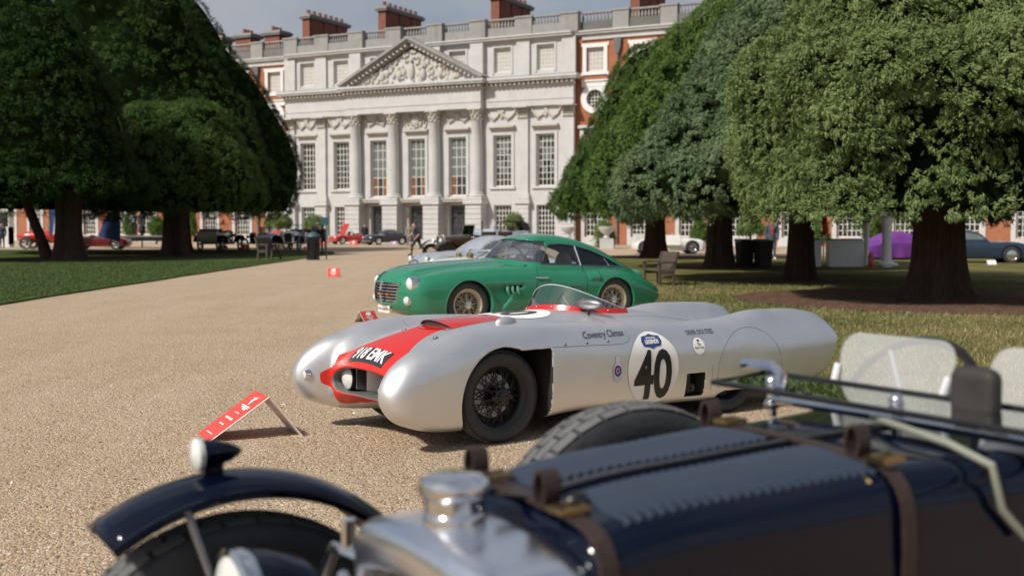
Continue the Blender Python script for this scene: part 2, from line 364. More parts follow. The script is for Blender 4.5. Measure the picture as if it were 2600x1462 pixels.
# ================================================================== ground, lawns, beds
def sheet(name, poly, z, m, thick=0.0, kind='structure'):
    b = MB()
    if thick: b.prism([(x, y, z - thick) for x, y in poly], (0, 0, thick))
    else: b.add([(x, y, z) for x, y in poly], [tuple(range(len(poly)))])
    return tag(b.build(name, m), kind=kind)
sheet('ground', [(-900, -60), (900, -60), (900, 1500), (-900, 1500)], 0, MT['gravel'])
def wob(pts, a=.06, n=10):
    out = []
    for i, (x, y) in enumerate(pts):
        x2, y2 = pts[(i + 1) % len(pts)]
        for k in range(n): t = k / n; out.append((x + (x2 - x) * t + random.uniform(-a, a), y + (y2 - y) * t + random.uniform(-a, a)))
    return out
sheet('lawn_left', wob([(-9.5, -8), (-9.6, 20), (-9.75, 40), (-9.7, 62), (-10.6, 68), (-13, 71), (-40, 75.5), (-75, 80), (-75, -8)]), .035, MT['lawnL'], .06)
sheet('lawn_right', wob([(2.55, 8.6), (2.45, 30), (2.5, 54), (3.2, 56.8), (6, 57.5), (60, 50), (60, 2), (3.6, 2), (2.8, 5)]), .035, MT['lawnR'], .06)
def disc(name, c, r, z, m, a=.08):
    p = [(c[0] + math.cos(t) * (r + random.uniform(-a, a)), c[1] + math.sin(t) * (r + random.uniform(-a, a))) for t in [2 * math.pi * i / 60 for i in range(60)]]
    return sheet(name, p, z, m)
disc('mulch_bed', (8.4, 22.5), 3.95, .043, MT['mulch']); disc('mulch_bed', (7.7, 30.4), 2.0, .043, MT['mulch']); disc('mulch_bed', (7.4, 40.4), 2.0, .043, MT['mulch'])
disc('mulch_bed', (6.9, 54.2), 2.0, .043, MT['mulch']); disc('mulch_bed', (-18.7, 50), 2.6, .043, MT['mulch']); disc('mulch_bed', (-17.1, 58), 2.4, .043, MT['mulch'])
sheet('paved_terrace', [(-80, 139), (-80, 131), (90, 45), (90, 53)], .012, cmat('terrace_stone', (.40, .34, .27), .9, var=.15, vscale=.6))
# loose stones on the gravel near the camera: real relief, one uncountable mass
def pebbles(n):
    Y = 2.8 + 9.5 * rng.random(n) ** 1.5; X = rng.uniform(-.52, .40, n) * Y; k = (X < 2.4); X, Y = X[k], Y[k]; n = len(X)
    s = rng.uniform(.003, .0095, n) * (1 + (rng.random(n) > .985) * 1.1)
    o = np.array([(1, 0, 0), (-.5, .87, 0), (-.5, -.87, 0), (0, 0, .8)]); a = rng.uniform(0, 6.28, n); ca, sa = np.cos(a), np.sin(a)
    P = np.repeat(o[None], n, 0) * s[:, None, None] * rng.uniform(.7, 1.3, (n, 4, 3)); V = np.empty((n, 4, 3))
    V[..., 0] = P[..., 0] * ca[:, None] - P[..., 1] * sa[:, None] + X[:, None]; V[..., 1] = P[..., 0] * sa[:, None] + P[..., 1] * ca[:, None] + Y[:, None]; V[..., 2] = P[..., 2] + .0008
    T = np.array([(0, 1, 3), (1, 2, 3), (2, 0, 3)]); Q = (np.arange(n)[:, None, None] * 4 + T[None]).reshape(-1, 3)
    m, nt, b = newmat('pebble'); g = nt.nodes.new('ShaderNodeNewGeometry'); r = S(nt, g.outputs['Random Per Island'])
    c = mixc(nt, r, (.30, .205, .125), (.66, .52, .38)); c = mixc(nt, r.gt(.93), c, (.75, .68, .58)); c = mixc(nt, r.lt(.08), c, (.10, .07, .05)); nt.links.new(c.o, b.inputs['Base Color']); b.inputs['Roughness'].default_value = .85
    tag(np_mesh('gravel_stones', V.reshape(-1, 3), Q, m, smooth=False), 'loose tan stones scattered over the gravel drive', 'gravel', kind='stuff')
pebbles(60000)
def grass(name, n, xr, yr, col, col2, label, hgt):
    X = rng.uniform(*xr, n); Y = rng.uniform(*yr, n); k = (np.hypot(X - 8.4, Y - 22.5) > 4.0) & (np.hypot(X - 7.7, Y - 30.4) > 2.0); X, Y = X[k], Y[k]; n = len(X)
    h = rng.uniform(.4, 1, n) * hgt; a = rng.uniform(0, 6.28, n); w = h * .16; lx, ly = rng.normal(0, .5, n) * h, rng.normal(0, .5, n) * h
    V = np.empty((n, 3, 3)); V[:, 0] = np.stack([X + np.cos(a) * w, Y + np.sin(a) * w, np.full(n, .034)], 1); V[:, 1] = np.stack([X - np.cos(a) * w, Y - np.sin(a) * w, np.full(n, .034)], 1); V[:, 2] = np.stack([X + lx, Y + ly, .035 + h], 1)
    m, nt, b = newmat(name); g = nt.nodes.new('ShaderNodeNewGeometry'); v = coords(nt)
    c = mixc(nt, (S(nt, g.outputs['Random Per Island']) * .5 + noise(nt, v, .35, 6, .65).ramp(.38, .62) * .6), col, col2); nt.links.new(c.o, b.inputs['Base Color']); b.inputs['Roughness'].default_value = .8
    tag(np_mesh(name, V.reshape(-1, 3), np.arange(n * 3).reshape(-1, 3), m, smooth=False), label, 'grass', kind='stuff')
grass('grass_blades', 90000, (2.6, 14), (9, 30), (.075, .105, .027), (.30, .245, .105), 'short dry grass of the lawn beside the silver car', .06)
grass('grass_blades', 60000, (-19, -9.7), (20, 48), (.045, .09, .02), (.085, .12, .03), 'short green grass of the lawn under the dark yews', .06)

# ================================================================== the palace
PO = Vector((-8.52, 103.0, 0)); PROT = R_(-27)
pal = thing('palace', 'long pale stone and red brick palace with pediment and tall windows', 'building', PO, PROT)
def wall_holes(b, x0, x1, z0, z1, y0, y1, holes):
    xs = sorted({x0, x1} | {q for h in holes for q in h[:2] if x0 < q < x1})
    for a, c in zip(xs, xs[1:]):
        hs = sorted([(max(z0, h[2]), min(z1, h[3])) for h in holes if h[0] <= a + 1e-6 and h[1] >= c - 1e-6]); z = z0
        for p, q in hs:
            if p > z: b.box(a, c, y0, y1, z, p)
            z = max(z, q)
        if z < z1: b.box(a, c, y0, y1, z, z1)
BAY = [-12.05, -8.2, -4.1, 0, 4.2, 8.65, 12.75]           # window centres of the stone block
CENT = (2, 3, 4)
holes = []; wins = []
for i, x in enumerate(BAY):
    h = (x - .86, x + .86, 4.25, 9.38) if i in CENT else (x - .82, x + .82, 4.98, 9.38); holes.append(h); wins.append((*h, 3 if i in CENT else 4, 6 if i in CENT else 8, 'main', i))
    if i in CENT: holes.append((x - .88, x + .88, .15, 3.4))
    else: h = (x - .85, x + .85, .7, 3.4); holes.append(h); wins.append((*h, 5, 6, 'ground', i))
    h = (x - .8, x + .8, 14.75, 16.85); holes.append(h); wins.append((*h, 5, 6, 'attic', i))
w = MB(); wall_holes(w, -14.3, 15.3, 0, 17.4, 0, .7, holes); w.build('wall', MT['stone'], pal)
wings = [(-88, -14.3), (15.3, 80)]
WB = [17.1 + 4.15 * k for k in range(15)] + [-16.3 - 4.15 * k for k in range(17)]
for a, c in wings:
    hs = []
    for x in WB:
        if a < x < c:
            for (z0, z1, hw, cc, rr, k) in ((.7, 3.6, .9, 5, 6, 'ground'), (5.0, 9.3, .82, 4, 8, 'main'), (11.37, 12.93, .78, 5, 5, 'round'), (14.4, 16.35, .75, 4, 5, 'attic')):
                hs.append((x - hw, x + hw, z0, z1)); wins.append((x - hw, x + hw, z0, z1, cc, rr, k + '_wing', 0))
    w = MB(); wall_holes(w, a, c, 0, 17.4, .45, 1.1, hs); w.build('brick_wall', MT['brick'], pal)
core = MB().box(-87, 79, 3.2, 24, .1, 18.2); core.build('inner_rooms', MT['interior'], pal)
# windows: one frame mesh per size, panes as their own pieces in the tall windows of the stone block
fcache = {}
def win_frame(wd, ht, cc, rr):
    key = (round(wd, 2), round(ht, 2), cc, rr)
    if key not in fcache:
        b = MB(); t = .10; g = .055 if wd / cc > .45 else .05
        b.box(-wd/2, -wd/2 + t, -.05, .05, 0, ht).box(wd/2 - t, wd/2, -.05, .05, 0, ht).box(-wd/2 + t, wd/2 - t, -.05, .05, 0, t).box(-wd/2 + t, wd/2 - t, -.05, .05, ht - t, ht)
        pw, phh = (wd - 2 * t - (cc - 1) * g) / cc, (ht - 2 * t - (rr - 1) * g) / rr
        for i in range(1, cc): x = -wd/2 + t + i * pw + (i - 1) * g; b.box(x, x + g, -.03, .03, t, ht - t)
        for j in range(1, rr):
            z = t + j * phh + (j - 1) * g
            for i in range(cc): x = -wd/2 + t + i * (pw + g); b.box(x, x + pw, -.028, .028, z, z + (g if j != rr // 2 else g))
        p = MB().box(-pw/2, pw/2, -.006, .006, -phh/2, phh/2)
        fcache[key] = (b.mesh('window_frame', MT['wframe']), p.mesh('pane', MT['pane']), pw, phh, t, g)
    return fcache[key]
pcache = {}
for (x0, x1, z0, z1, cc, rr, kind, bi) in wins:
    wd, ht = x1 - x0, z1 - z0; fm, pm, pw, phh, t, g = win_frame(wd, ht, cc, rr)
    yy = .3 if 'wing' not in kind else .68
    fo = link('window', fm, pal); fo.location = ((x0 + x1) / 2, yy, z0)
    if kind == 'main':
        for j in range(rr):
            for i in range(cc):
                k = 'pane' if bi in (0, 1) else 'pane4'
                if bi in CENT: k = 'pane4' if j > 1 else ('pane3' if i in (0, 2) and not (bi == 4 and i == 2) else 'pane')
                elif bi in (5, 6): k = 'pane' if (j < 2 or random.random() < .4) else 'pane4'
                key = (id(pm), k)
                if key not in pcache: q = pm.copy(); q.materials[0] = MT[k]; pcache[key] = q
                o = link('pane', pcache[key], fo); o.location = (-wd/2 + t + pw/2 + i * (pw + g), .01, t + phh/2 + j * (phh + g))
    else:
        k = {'attic': 'pane2', 'attic_wing': 'pane2', 'ground': 'pane', 'ground_wing': 'pane', 'main_wing': 'pane4', 'round_wing': 'pane'}[kind]
        MB().box(-wd/2 + .02, wd/2 - .02, .0, .012, .02, ht - .02).build('pane', MT[k], fo)
# surrounds and hoods
for i, x in enumerate(BAY):
    b = MB(); z0 = 4.25 if i in CENT else 4.98
    b.box(x - 1.14, x - .88, -.1, 0, z0, 9.62).box(x + .88, x + 1.14, -.1, 0, z0, 9.62).box(x - .88, x + .88, -.1, 0, 9.40, 9.62)
    if i not in CENT: b.box(x - 1.25, x + 1.25, -.16, 0, 4.78, 4.98)
    b.build('window_surround', MT['stone'], pal)
    MB().box(x - 1.25, x + 1.25, -.38, 0, 10.02, 10.20).box(x - 1.17, x + 1.17, -.24, 0, 9.88, 10.02).build('window_hood', MT['carved'], pal)
    b = MB(); b.box(x - 1.0, x - .82, -.07, 0, 14.6, 17.0).box(x + .82, x + 1.0, -.07, 0, 14.6, 17.0).box(x - .82, x + .82, -.07, 0, 16.87, 17.0); b.build('window_surround', MT['stone'], pal)
for x in WB:
    b = MB(); b.box(x - 1.1, x - .78, .33, .45, 14.1, 16.7).box(x + .78, x + 1.1, .33, .45, 14.1, 16.7).box(x - .78, x + .78, .33, .45, 16.36, 16.7).box(x - .78, x + .78, .33, .45, 14.1, 14.38)
    for sx in (-1, 1):
        for z in (14.05, 16.45): b.box(x + sx * 1.1 - (.12 if sx < 0 else 0), x + sx * 1.1 + (.12 if sx > 0 else 0), .34, .45, z, z + .3)
    b.build('window_surround', MT['white'], pal)
    b = MB().lathe([(.74, .36), (.74, .28), (1.24, .28), (1.24, .46), (.74, .46)], (x, 0, 12.15), 'y', 32); b.lathe([(.74, .47), (1.15, .47)], (x, 0, 12.15), 'y', 32); b.build('round_window_surround', MT['white'], pal, True)
    MB().box(x - 1.35, x - .84, .36, .45, 4.7, 9.6).box(x + .84, x + 1.35, .36, .45, 4.7, 9.6).box(x - .84, x + .84, .36, .45, 9.32, 9.6).box(x - 1.5, x + 1.5, .2, .45, 9.72, 9.98).build('window_surround', MT['stone'], pal)
    MB().box(x - 1.25, x - .92, .36, .45, .0, 3.9).box(x + .92, x + 1.25, .36, .45, .0, 3.9).box(x - .92, x + .92, .36, .45, 3.62, 3.9).box(x - .92, x + .92, .36, .45, 0, .68).build('window_surround', MT['stone'], pal)
# doors with ironwork
for i in CENT:
    x = BAY[i]; d = MB().box(x - .88, x + .88, .42, .5, .15, 3.4).build('door', MT['iron'], pal)
    b = MB()
    for k in range(7): xx = x - .78 + k * .26; b.cyl((xx, .38, .2), (xx, .38, 3.3), .022, n=6)
    for z in (.35, 1.5, 1.7, 2.9, 3.2): b.box(x - .86, x + .86, .36, .40, z, z + .05)
    for sx in (-1, 1):
        for z0, r0 in ((.95, .34), (2.3, .36), (1.95, .2), (2.7, .2)):
            b.tube([(x + sx * .42 + math.cos(t) * r0 * (1 - t / 14), .36, z0 + math.sin(t) * r0 * (1 - t / 14)) for t in np.linspace(0, 9, 26)], .03, 5)
    b.build('door_grille', MT['steel'], d)
    MB().box(x - 1.2, x - .9, -.06, .42, 0, 3.62).box(x + .9, x + 1.2, -.06, .42, 0, 3.62).box(x - .9, x + .9, -.06, .42, 3.42, 3.62).build('door_surround', MT['carved'], pal)
# piers, half columns, pilasters
COLX = [-6.35, -2.25, 2.05, 6.35]; PILX = [-14.0, -10.4, 10.7, 14.95]
def pier(x, hw, out):
    b = MB(); z = .0
    b.box(x - hw - .12, x + hw + .12, -out - .12, 0, 0, .42); z = .42
    while z < 3.4: b.box(x - hw, x + hw, -out, 0, z + .04, z + .44); b.box(x - hw + .05, x + hw - .05, -out + .05, 0, z, z + .04); z += .44
    b.box(x - hw - .15, x + hw + .15, -out - .15, 0, z, 3.9); b.build('pier', MT['stone'], pal)
def capital_geo(b, x, y, z, r, flat=False):
    if not flat: b.lathe([(r * .86, z), (r * .9, z + .35), (r * 1.0, z + .7), (r * 1.2, z + .95)], (x, y, 0), 'z', 20)
    else: b.box(x - r * .95, x + r * .95, y - .04, y + .2, z, z + .95)
    for k, (zz, rr, q) in enumerate(((.18, 1.0, 8), (.48, 1.08, 8), (.78, 1.2, 8))):
        for i in range(q):
            if flat: b.ell((x - r + (i + .5) * 2 * r / q, y - .08, z + zz), (.08, .09, .16), 6, 4)
            else:
                t = 2 * math.pi * (i + .5 * (k % 2)) / q; b.ell((x + math.cos(t) * r * rr, y + math.sin(t) * r * rr, z + zz), (.1, .1, .17), 6, 4)
    b.box(x - r * 1.35, x + r * 1.35, y - r * 1.35, y + (.2 if flat else r), z + .95, z + 1.08)
for x in COLX:
    pier(x, .78, 1.15)
    b = MB().box(x - .82, x + .82, -1.16, 0, 3.92, 4.12); b.lathe([(.70, 4.12), (.74, 4.2), (.70, 4.30), (.60, 4.36), (.62, 4.46), (.54, 4.52)], (x, -.42, 0), 'z', 28)
    b.lathe([(.52, 4.52), (.525, 6.2), (.51, 8.2), (.455, 10.66), (.50, 10.72)], (x, -.42, 0), 'z', 28); c = b.build('column', MT['stone'], pal, True)
    b = MB(); capital_geo(b, x, -.42, 10.66, .47); b.build('capital', MT['carved'], c, True, 60)
for x in PILX:
    pier(x, .62, .42)
    b = MB().box(x - .62, x + .62, -.34, 0, 3.92, 4.35).box(x - .5, x + .5, -.24, 0, 4.35, 10.66); c = b.build('pilaster', MT['stone'], pal)
    b = MB(); capital_geo(b, x, -.2, 10.66, .5, True); b.build('capital', MT['carved'], c, True, 60)
MB().box(-5.5, 5.4, -.7, 0, 3.72, 3.9).box(-5.5, 5.4, -.78, 0, 3.9, 4.02).build('balcony_ledge', MT['carved'], pal)
# garlands and coat of arms between the capitals
allx = sorted(COLX + PILX)
for k, (a, c) in enumerate(zip(allx, allx[1:])):
    b = MB(); m = (a + c) / 2; hw = (c - a) / 2 - .75
    if k == 3:
        b.ell((m, -.05, 11.0), (.5, .22, .55), 14, 8)
        for j in range(34): b.ell((m + random.gauss(0, .55), -.06, 10.95 + random.gauss(0, .32)), (random.uniform(.08, .2), .14, random.uniform(.07, .18)), 7, 5)
        b.tube([(m + math.sin(t) * 1.15, -.05, 10.75 + math.cos(t) * .8) for t in np.linspace(.6, 5.7, 20)], .07, 6)
    else:
        for sx in (-1, 1):
            b.tube([(m + sx * hw * (1 - t), -.06, 11.5 - .62 * 4 * t * (1 - t)) for t in np.linspace(0, 1, 12)], .10, 7)
            for t in np.linspace(.1, .9, 8): b.ell((m + sx * hw * (1 - t) + random.uniform(-.04, .04), -.11, 11.5 - .62 * 4 * t * (1 - t) - .04), (.11, .1, .13), 7, 5)
            for q in range(4): b.ell((m + sx * hw * .5 + random.uniform(-.12, .12), -.08, 10.72 + q * .08), (.14, .1, .12), 7, 5)
        for q in range(7): b.ell((m + random.uniform(-.25, .25), -.08, 11.2 + random.uniform(-.3, .3)), (.14, .12, .14), 7, 5)
    b.build('carved_garland', MT['carved'], pal, True, 60)
# entablature, cornice, pediment
def entab(name, x0, x1, out):
    b = MB().box(x0, x1, -out, .0, 11.74, 12.25).box(x0 - .03, x1 + .03, -out - .05, 0, 12.25, 12.36).box(x0, x1, -out, 0, 12.36, 13.42)
    b.box(x0 - .08, x1 + .08, -out - .12, 0, 13.42, 13.55).box(x0 - .5, x1 + .5, -out - .62, 0, 13.82, 13.98).box(x0 - .58, x1 + .58, -out - .72, 0, 13.98, 14.18); b.build(name, MT['stone'], pal)
    d = MB(); n = int((x1 - x0) / .42)
    for i in range(n + 1): x = x0 + (x1 - x0) * i / n; d.box(x - .11, x + .11, -out - .42, -out + .1, 13.55, 13.80)
    d.box(x0 + .05, x1 - .05, -out + .02, 0, 13.55, 13.82); d.build('dentils', MT['carved'], pal)
entab('entablature', -14.45, -7.05, .32); entab('entablature', -7.0, 7.0, .95); entab('entablature', 7.05, 15.45, .32)
for x0, x1 in ((-14.95, -7.6), (7.6, 15.95)): MB().box(x0, x1, -1.0, .0, 14.18, 14.26).build('cornice_leadwork', MT['stone2'], pal)
ap, bx, bz = 18.05, 7.45, 14.2
MB().prism([(-6.3, -.80, bz + .02), (6.3, -.80, bz + .02), (0, -.80, 17.25)], (0, .75, 0)).build('tympanum', MT['stone'], pal)
for sx in (-1, 1):
    b = MB(); d = Vector((-sx * bx, 0, ap - bz)).normalized(); nn = Vector((sx * d.z * 1.0, 0, abs(d.x)))
    for (y, t0, t1) in ((-1.67, -.02, .22), (-1.5, -.2, -.02), (-1.05, -.52, -.2)):
        p = [Vector((sx * bx, y, bz)) + nn * t0 + d * .1, Vector((sx * bx, y, bz)) + nn * t1, Vector((0, y, ap + t1 * 1.08)), Vector((0, y, ap + t0 * 1.08))]; b.prism(p, (0, -.1 - y, 0))
    b.build('raking_cornice', MT['stone2'], pal)
    q = MB(); L0 = math.hypot(bx, ap - bz)
    for i in range(2, 18):
        c = Vector((sx * bx, -1.22, bz)) + d * (L0 * i / 18.3) - nn * .32; q.obox(c, (.22, .36, .2), Matrix.Rotation(-math.atan2(d.z, d.x), 3, 'Y'))
    q.build('dentils', MT['carved'], pal)
b = MB()
for j in range(150):
    x = random.uniform(-5.2, 5.2); zt = bz + .25 + (1 - abs(x) / 6.3) * 2.6; z = random.uniform(bz + .2, max(bz + .3, zt)); r = random.uniform(.07, .24)
    b.ell((x, -.84, z), (r * random.uniform(.6, 1.5), .16, r * random.uniform(.7, 1.8)), 8, 5)
for x in (-3.1, -1.3, 0, 1.2, 3.0):
    h = 1.7 if x == 0 else 1.1; b.ell((x, -.9, bz + .3 + h * .45), (.3, .2, h * .45), 9, 6); b.ell((x, -.95, bz + .3 + h), (.16, .16, .2), 8, 6)
b.build('carved_relief', MT['carved'], pal, True, 60)
# attic order, cornice, parapet with balusters
for x in COLX + PILX: MB().box(x - .62, x + .62, -.22 if x in PILX else -.5, 0, 14.26, 17.32).build('attic_pilaster', MT['stone'], pal)
def top(x0, x1, out):
    MB().box(x0, x1, -out - .1, .6, 17.32, 17.45).box(x0, x1, -out - .38, .6, 17.45, 17.62).box(x0, x1, -out - .48, .6, 17.62, 17.74).build('cornice', MT['stone'], pal)
    MB().box(x0, x1, -out + .05, .5, 17.74, 18.55).build('parapet', MT['stone2'], pal)
top(-88, -14.35, -.45); top(-14.3, 15.3, .1); top(15.35, 80, -.45)
bal = MB(); BW = 2.3
for i in range(9):
    x = -BW / 2 + .15 + i * .25; bal.lathe([(.055, 0), (.06, .05), (.1, .2), (.09, .3), (.045, .45), (.06, .6), (.06, .62)], (x, 0, 0), 'z', 7)
bm = bal.mesh('baluster_row', MT['stone2'], True, 50)
ped = sorted(COLX + PILX + [15.35 + 4.15 * k + 4.0 for k in range(15)] + [-14.4 - 4.15 * k - 4.0 for k in range(17)])
for a in ped:
    big = a in COLX + PILX; h = .78 if big else .7; y0 = -.3 if a in COLX else -.02; y0 = y0 if big else .45
    MB().box(a - h, a + h, y0 - .1, y0 + .55, 17.74, 19.22).box(a - h - .06, a + h + .06, y0 - .17, y0 + .6, 19.22, 19.38).build('parapet_pedestal', MT['stone2'], pal)
for a, c in zip(ped, ped[1:]):
    g = (c - a) - 1.5; yb = .2 if a > -14.5 and c < 15.5 else .68
    o = link('baluster_row', bm, pal); o.location = ((a + c) / 2, yb, 18.55); o.scale = (g / BW, 1, 1.05)
    MB().box(a + .86, c - .86, yb - .16, yb + .16, 19.2, 19.34).build('parapet_rail', MT['stone2'], pal)
# string course on the brick wings, rainwater pipes
for x0, x1 in ((-88, -14.95), (15.95, 80)):
    MB().box(x0, x1, .25, .45, 13.12, 13.55).box(x0, x1, .15, .45, 13.55, 13.68).build('string_course', MT['white'], pal)
    MB().box(x0, x1, .3, .45, 17.0, 17.32).build('frieze', MT['stone'], pal); MB().box(x0, x1, .3, .45, 3.95, 4.3).build('string_course', MT['stone'], pal)
for x in (19.15, 27.4, -18.4, -26.6):
    MB().prism([(x - .34, .12, 17.0), (x + .34, .12, 17.0), (x + .26, .12, 16.2), (x + .1, .12, 15.7), (x - .1, .12, 15.7), (x - .26, .12, 16.2)], (0, .33, 0)).cyl((x, .3, 15.8), (x, .3, .2), .09, n=8).build('drainpipe', MT['lead'], pal)
# chimneys
def chimney(x0, x1, y0, y1, zt, pots):
    b = MB().box(x0, x1, y0, y1, 17.5, zt - .45); n = max(1, round((y1 - y0) / 2.2))
    for i in range(n):
        a = y0 + (y1 - y0) * i / n; c = y0 + (y1 - y0) * (i + 1) / n; b.box(x0 - .1, x1 + .1, a + .25, c - .25, 17.6, zt - .5)
    o = b.build('chimney', MT['chim'], pal)
    MB().box(x0 - .22, x1 + .22, y0 - .22, y1 + .22, zt - .45, zt - .3).box(x0 - .3, x1 + .3, y0 - .3, y1 + .3, zt - .3, zt - .12).box(x0 - .15, x1 + .15, y0 - .15, y1 + .15, zt - .12, zt).build('chimney_cap', MT['stone2'], o)
    for i in range(pots):
        y = y0 + (y1 - y0) * (i + .5) / pots; MB().lathe([(.2, zt), (.17, zt + .4), (.21, zt + .45), (.15, zt + .46), (.13, zt)], ((x0 + x1) / 2, y, 0), 'z', 10).build('chimney_pot', MT['chim'], o, True)
for x in (-16.4, -7.4, 4.85, 18.4): chimney(x, x + .85, 5, 11.5, 22.6, 7)
for x in (-24.9, -21.2, -28.6): chimney(x, x + 1.9, 5, 6.6, 21.3, 3)

# ================================================================== yews and topiary
def leaf_mat(name, c0, c1, tip):
    m, nt, b = newmat(name); g = nt.nodes.new('ShaderNodeNewGeometry'); r = S(nt, g.outputs['Random Per Island']); v = coords(nt)
    c = mixc(nt, r, c0, c1); c = mixc(nt, noise(nt, v, .9, 4, .6).ramp(.45, .7) * .5, c, tip); c = mixc(nt, r.gt(.9994), c, (.30, .10, .03))
    nt.links.new(c.o, b.inputs['Base Color']); b.inputs['Roughness'].default_value = .55; b.inputs['Specular IOR Level'].default_value = .08
    t = nt.nodes.new('ShaderNodeBsdfTranslucent'); nt.links.new(c.o, t.inputs['Color']); x = nt.nodes.new('ShaderNodeMixShader'); x.inputs[0].default_value = .15
    o = nt.nodes['Material Output']; nt.links.new(b.outputs[0], x.inputs[1]); nt.links.new(t.outputs[0], x.inputs[2]); nt.links.new(x.outputs[0], o.inputs[0]); return m
LEAF = dict(deep=leaf_mat('yew_leaf_deep', (.012, .034, .008), (.040, .080, .018), (.05, .095, .02)), middark=leaf_mat('yew_leaf_mid_dark_green', (.032, .072, .017), (.10, .165, .04), (.12, .18, .045)),  # second tone: a green between dark and mid, to tell neighbouring crowns apart
            dark=leaf_mat('yew_leaf_dark', (.020, .052, .012), (.066, .122, .026), (.085, .14, .03)),
            mid=leaf_mat('yew_leaf_green', (.046, .098, .024), (.145, .225, .056), (.175, .25, .068)),
            blue=leaf_mat('yew_leaf_grey_green', (.068, .118, .058), (.20, .275, .14), (.235, .30, .15)),
            lime=leaf_mat('yew_leaf_yellow_green', (.075, .12, .036), (.24, .315, .12), (.30, .365, .15)))
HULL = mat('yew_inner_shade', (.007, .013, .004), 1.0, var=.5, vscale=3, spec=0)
def norm(a): return a / np.maximum(np.linalg.norm(a, axis=-1, keepdims=True), 1e-9)
def crown(parent, name, m, prof, cx, n, leaf, lump, lumps, base, cut=None, gaps=0.0, hull=.86, droop=.35, spread=.9, per=5):
    """prof: (z, r) from the skirt to the apex, in the tree's own metres; leaves sit on a lumpy shell around a shaded core"""
    prof = sorted(prof); zs = np.array([p[0] for p in prof]); rs = np.array([p[1] for p in prof])
    zz = np.linspace(zs[0], zs[-1], 200); rr = np.maximum(sp(zz, prof), .02)
    wgt = np.cumsum(rr * np.sqrt(1 + np.gradient(rr, zz) ** 2)); wgt /= wgt[-1]
    k = int(lumps); fz = np.interp(rng.random(k), wgt, zz); fa = rng.uniform(0, 6.283, k); fr = np.interp(fz, zz, rr)
    FP = np.stack([np.cos(fa) * fr, np.sin(fa) * fr, fz], 1); fs = rng.uniform(.6, 1.25, k)
    def shell(z, a):
        r0 = np.interp(z, zz, rr); P = np.stack([np.cos(a) * r0, np.sin(a) * r0, z], 1); d = np.full(len(z), 9.)
        for i in range(k): d = np.minimum(d, np.linalg.norm(P - FP[i], axis=1) / fs[i])
        sl = np.interp(z, zz, np.gradient(rr, zz)); N = norm(np.stack([np.cos(a), np.sin(a), -sl], 1)); s = math.sqrt(2.2 * wgt_area / k)
        return P, N, lump * (1 - np.clip(d / s, 0, 1.4) ** 1.6), d / s
    wgt_area = float(np.trapz(2 * math.pi * rr * np.sqrt(1 + np.gradient(rr, zz) ** 2), zz)) / math.pi
    # core
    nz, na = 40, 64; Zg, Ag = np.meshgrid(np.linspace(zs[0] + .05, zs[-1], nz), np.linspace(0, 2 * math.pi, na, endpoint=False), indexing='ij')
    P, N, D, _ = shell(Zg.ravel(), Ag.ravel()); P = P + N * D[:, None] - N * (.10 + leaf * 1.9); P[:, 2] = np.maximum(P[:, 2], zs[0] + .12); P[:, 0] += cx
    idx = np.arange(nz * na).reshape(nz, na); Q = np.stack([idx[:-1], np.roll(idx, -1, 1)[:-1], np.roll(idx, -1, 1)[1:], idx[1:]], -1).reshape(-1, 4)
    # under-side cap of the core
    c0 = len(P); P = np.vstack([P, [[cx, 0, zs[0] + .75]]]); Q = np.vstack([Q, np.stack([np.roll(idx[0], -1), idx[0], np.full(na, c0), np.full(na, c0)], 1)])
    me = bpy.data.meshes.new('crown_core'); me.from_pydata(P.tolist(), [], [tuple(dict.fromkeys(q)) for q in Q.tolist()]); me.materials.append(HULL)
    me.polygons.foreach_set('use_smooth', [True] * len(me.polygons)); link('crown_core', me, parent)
    # leaves
    nc = int(n / 13); z = np.interp(rng.random(nc), wgt, zz); a = rng.uniform(0, 6.283, nc)
    tocam = norm(np.array([-base[0], -base[1], 0.0])); keep = (np.cos(a) * tocam[0] + np.sin(a) * tocam[1] > -.25) | (rng.random(nc) < .2)
    z, a = z[keep], a[keep]; P, N, D, q = shell(z, a)
    keep = rng.random(len(z)) > gaps * np.clip(q - .6, 0, 1); z, a, P, N, D = z[keep], a[keep], P[keep], N[keep], D[keep]
    cs = leaf * .95; P = P + N * (D - rng.random(len(z)) ** 2 * leaf * 1.6)[:, None]; ii = np.repeat(np.arange(len(z)), 13); g = rng.normal(0, 1, (len(ii), 3)); sz = (cs * rng.uniform(.6, 1.3, len(z)))[ii][:, None]
    P = P[ii] + (g - N[ii] * (g * N[ii]).sum(1, keepdims=True) * .45) * sz; N = norm(N[ii] + g * .42); z = z[ii]; P[:, 0] += cx
    # a fringe hanging from the skirt
    sk = z < zs[0] + .35; P[sk, 2] -= rng.random(sk.sum()) ** 2 * leaf * 1.6
    if cut is not None:
        kk = ~cut(P); P, N = P[kk], N[kk]
    n = len(P); L5 = per; cdir = np.repeat(rng.normal(0, .75, (len(P) // 13 + 2, 3)), 13, 0)[:n]; dirs = norm(N[:, None] * .35 + cdir[:, None] + rng.normal(0, spread * .42, (n, L5, 3)) + np.array([0, 0, -droop])); ln = leaf * rng.uniform(.55, 1.15, (n, L5, 1))
    sd = norm(np.cross(dirs, N[:, None] + np.array([0, 0, .35]) + rng.normal(0, .38, (n, L5, 3)))) * ln * .17; b0 = P[:, None] + rng.normal(0, leaf * .28, (n, L5, 3))
    tip = b0 + dirs * ln + np.array([0, 0, -.10]) * ln
    V = np.stack([b0 + sd, tip, b0 - sd + dirs * ln * .25], 2).reshape(-1, 3)
    return np_mesh(name, V, np.arange(len(V)).reshape(-1, 3), m, parent, smooth=False)
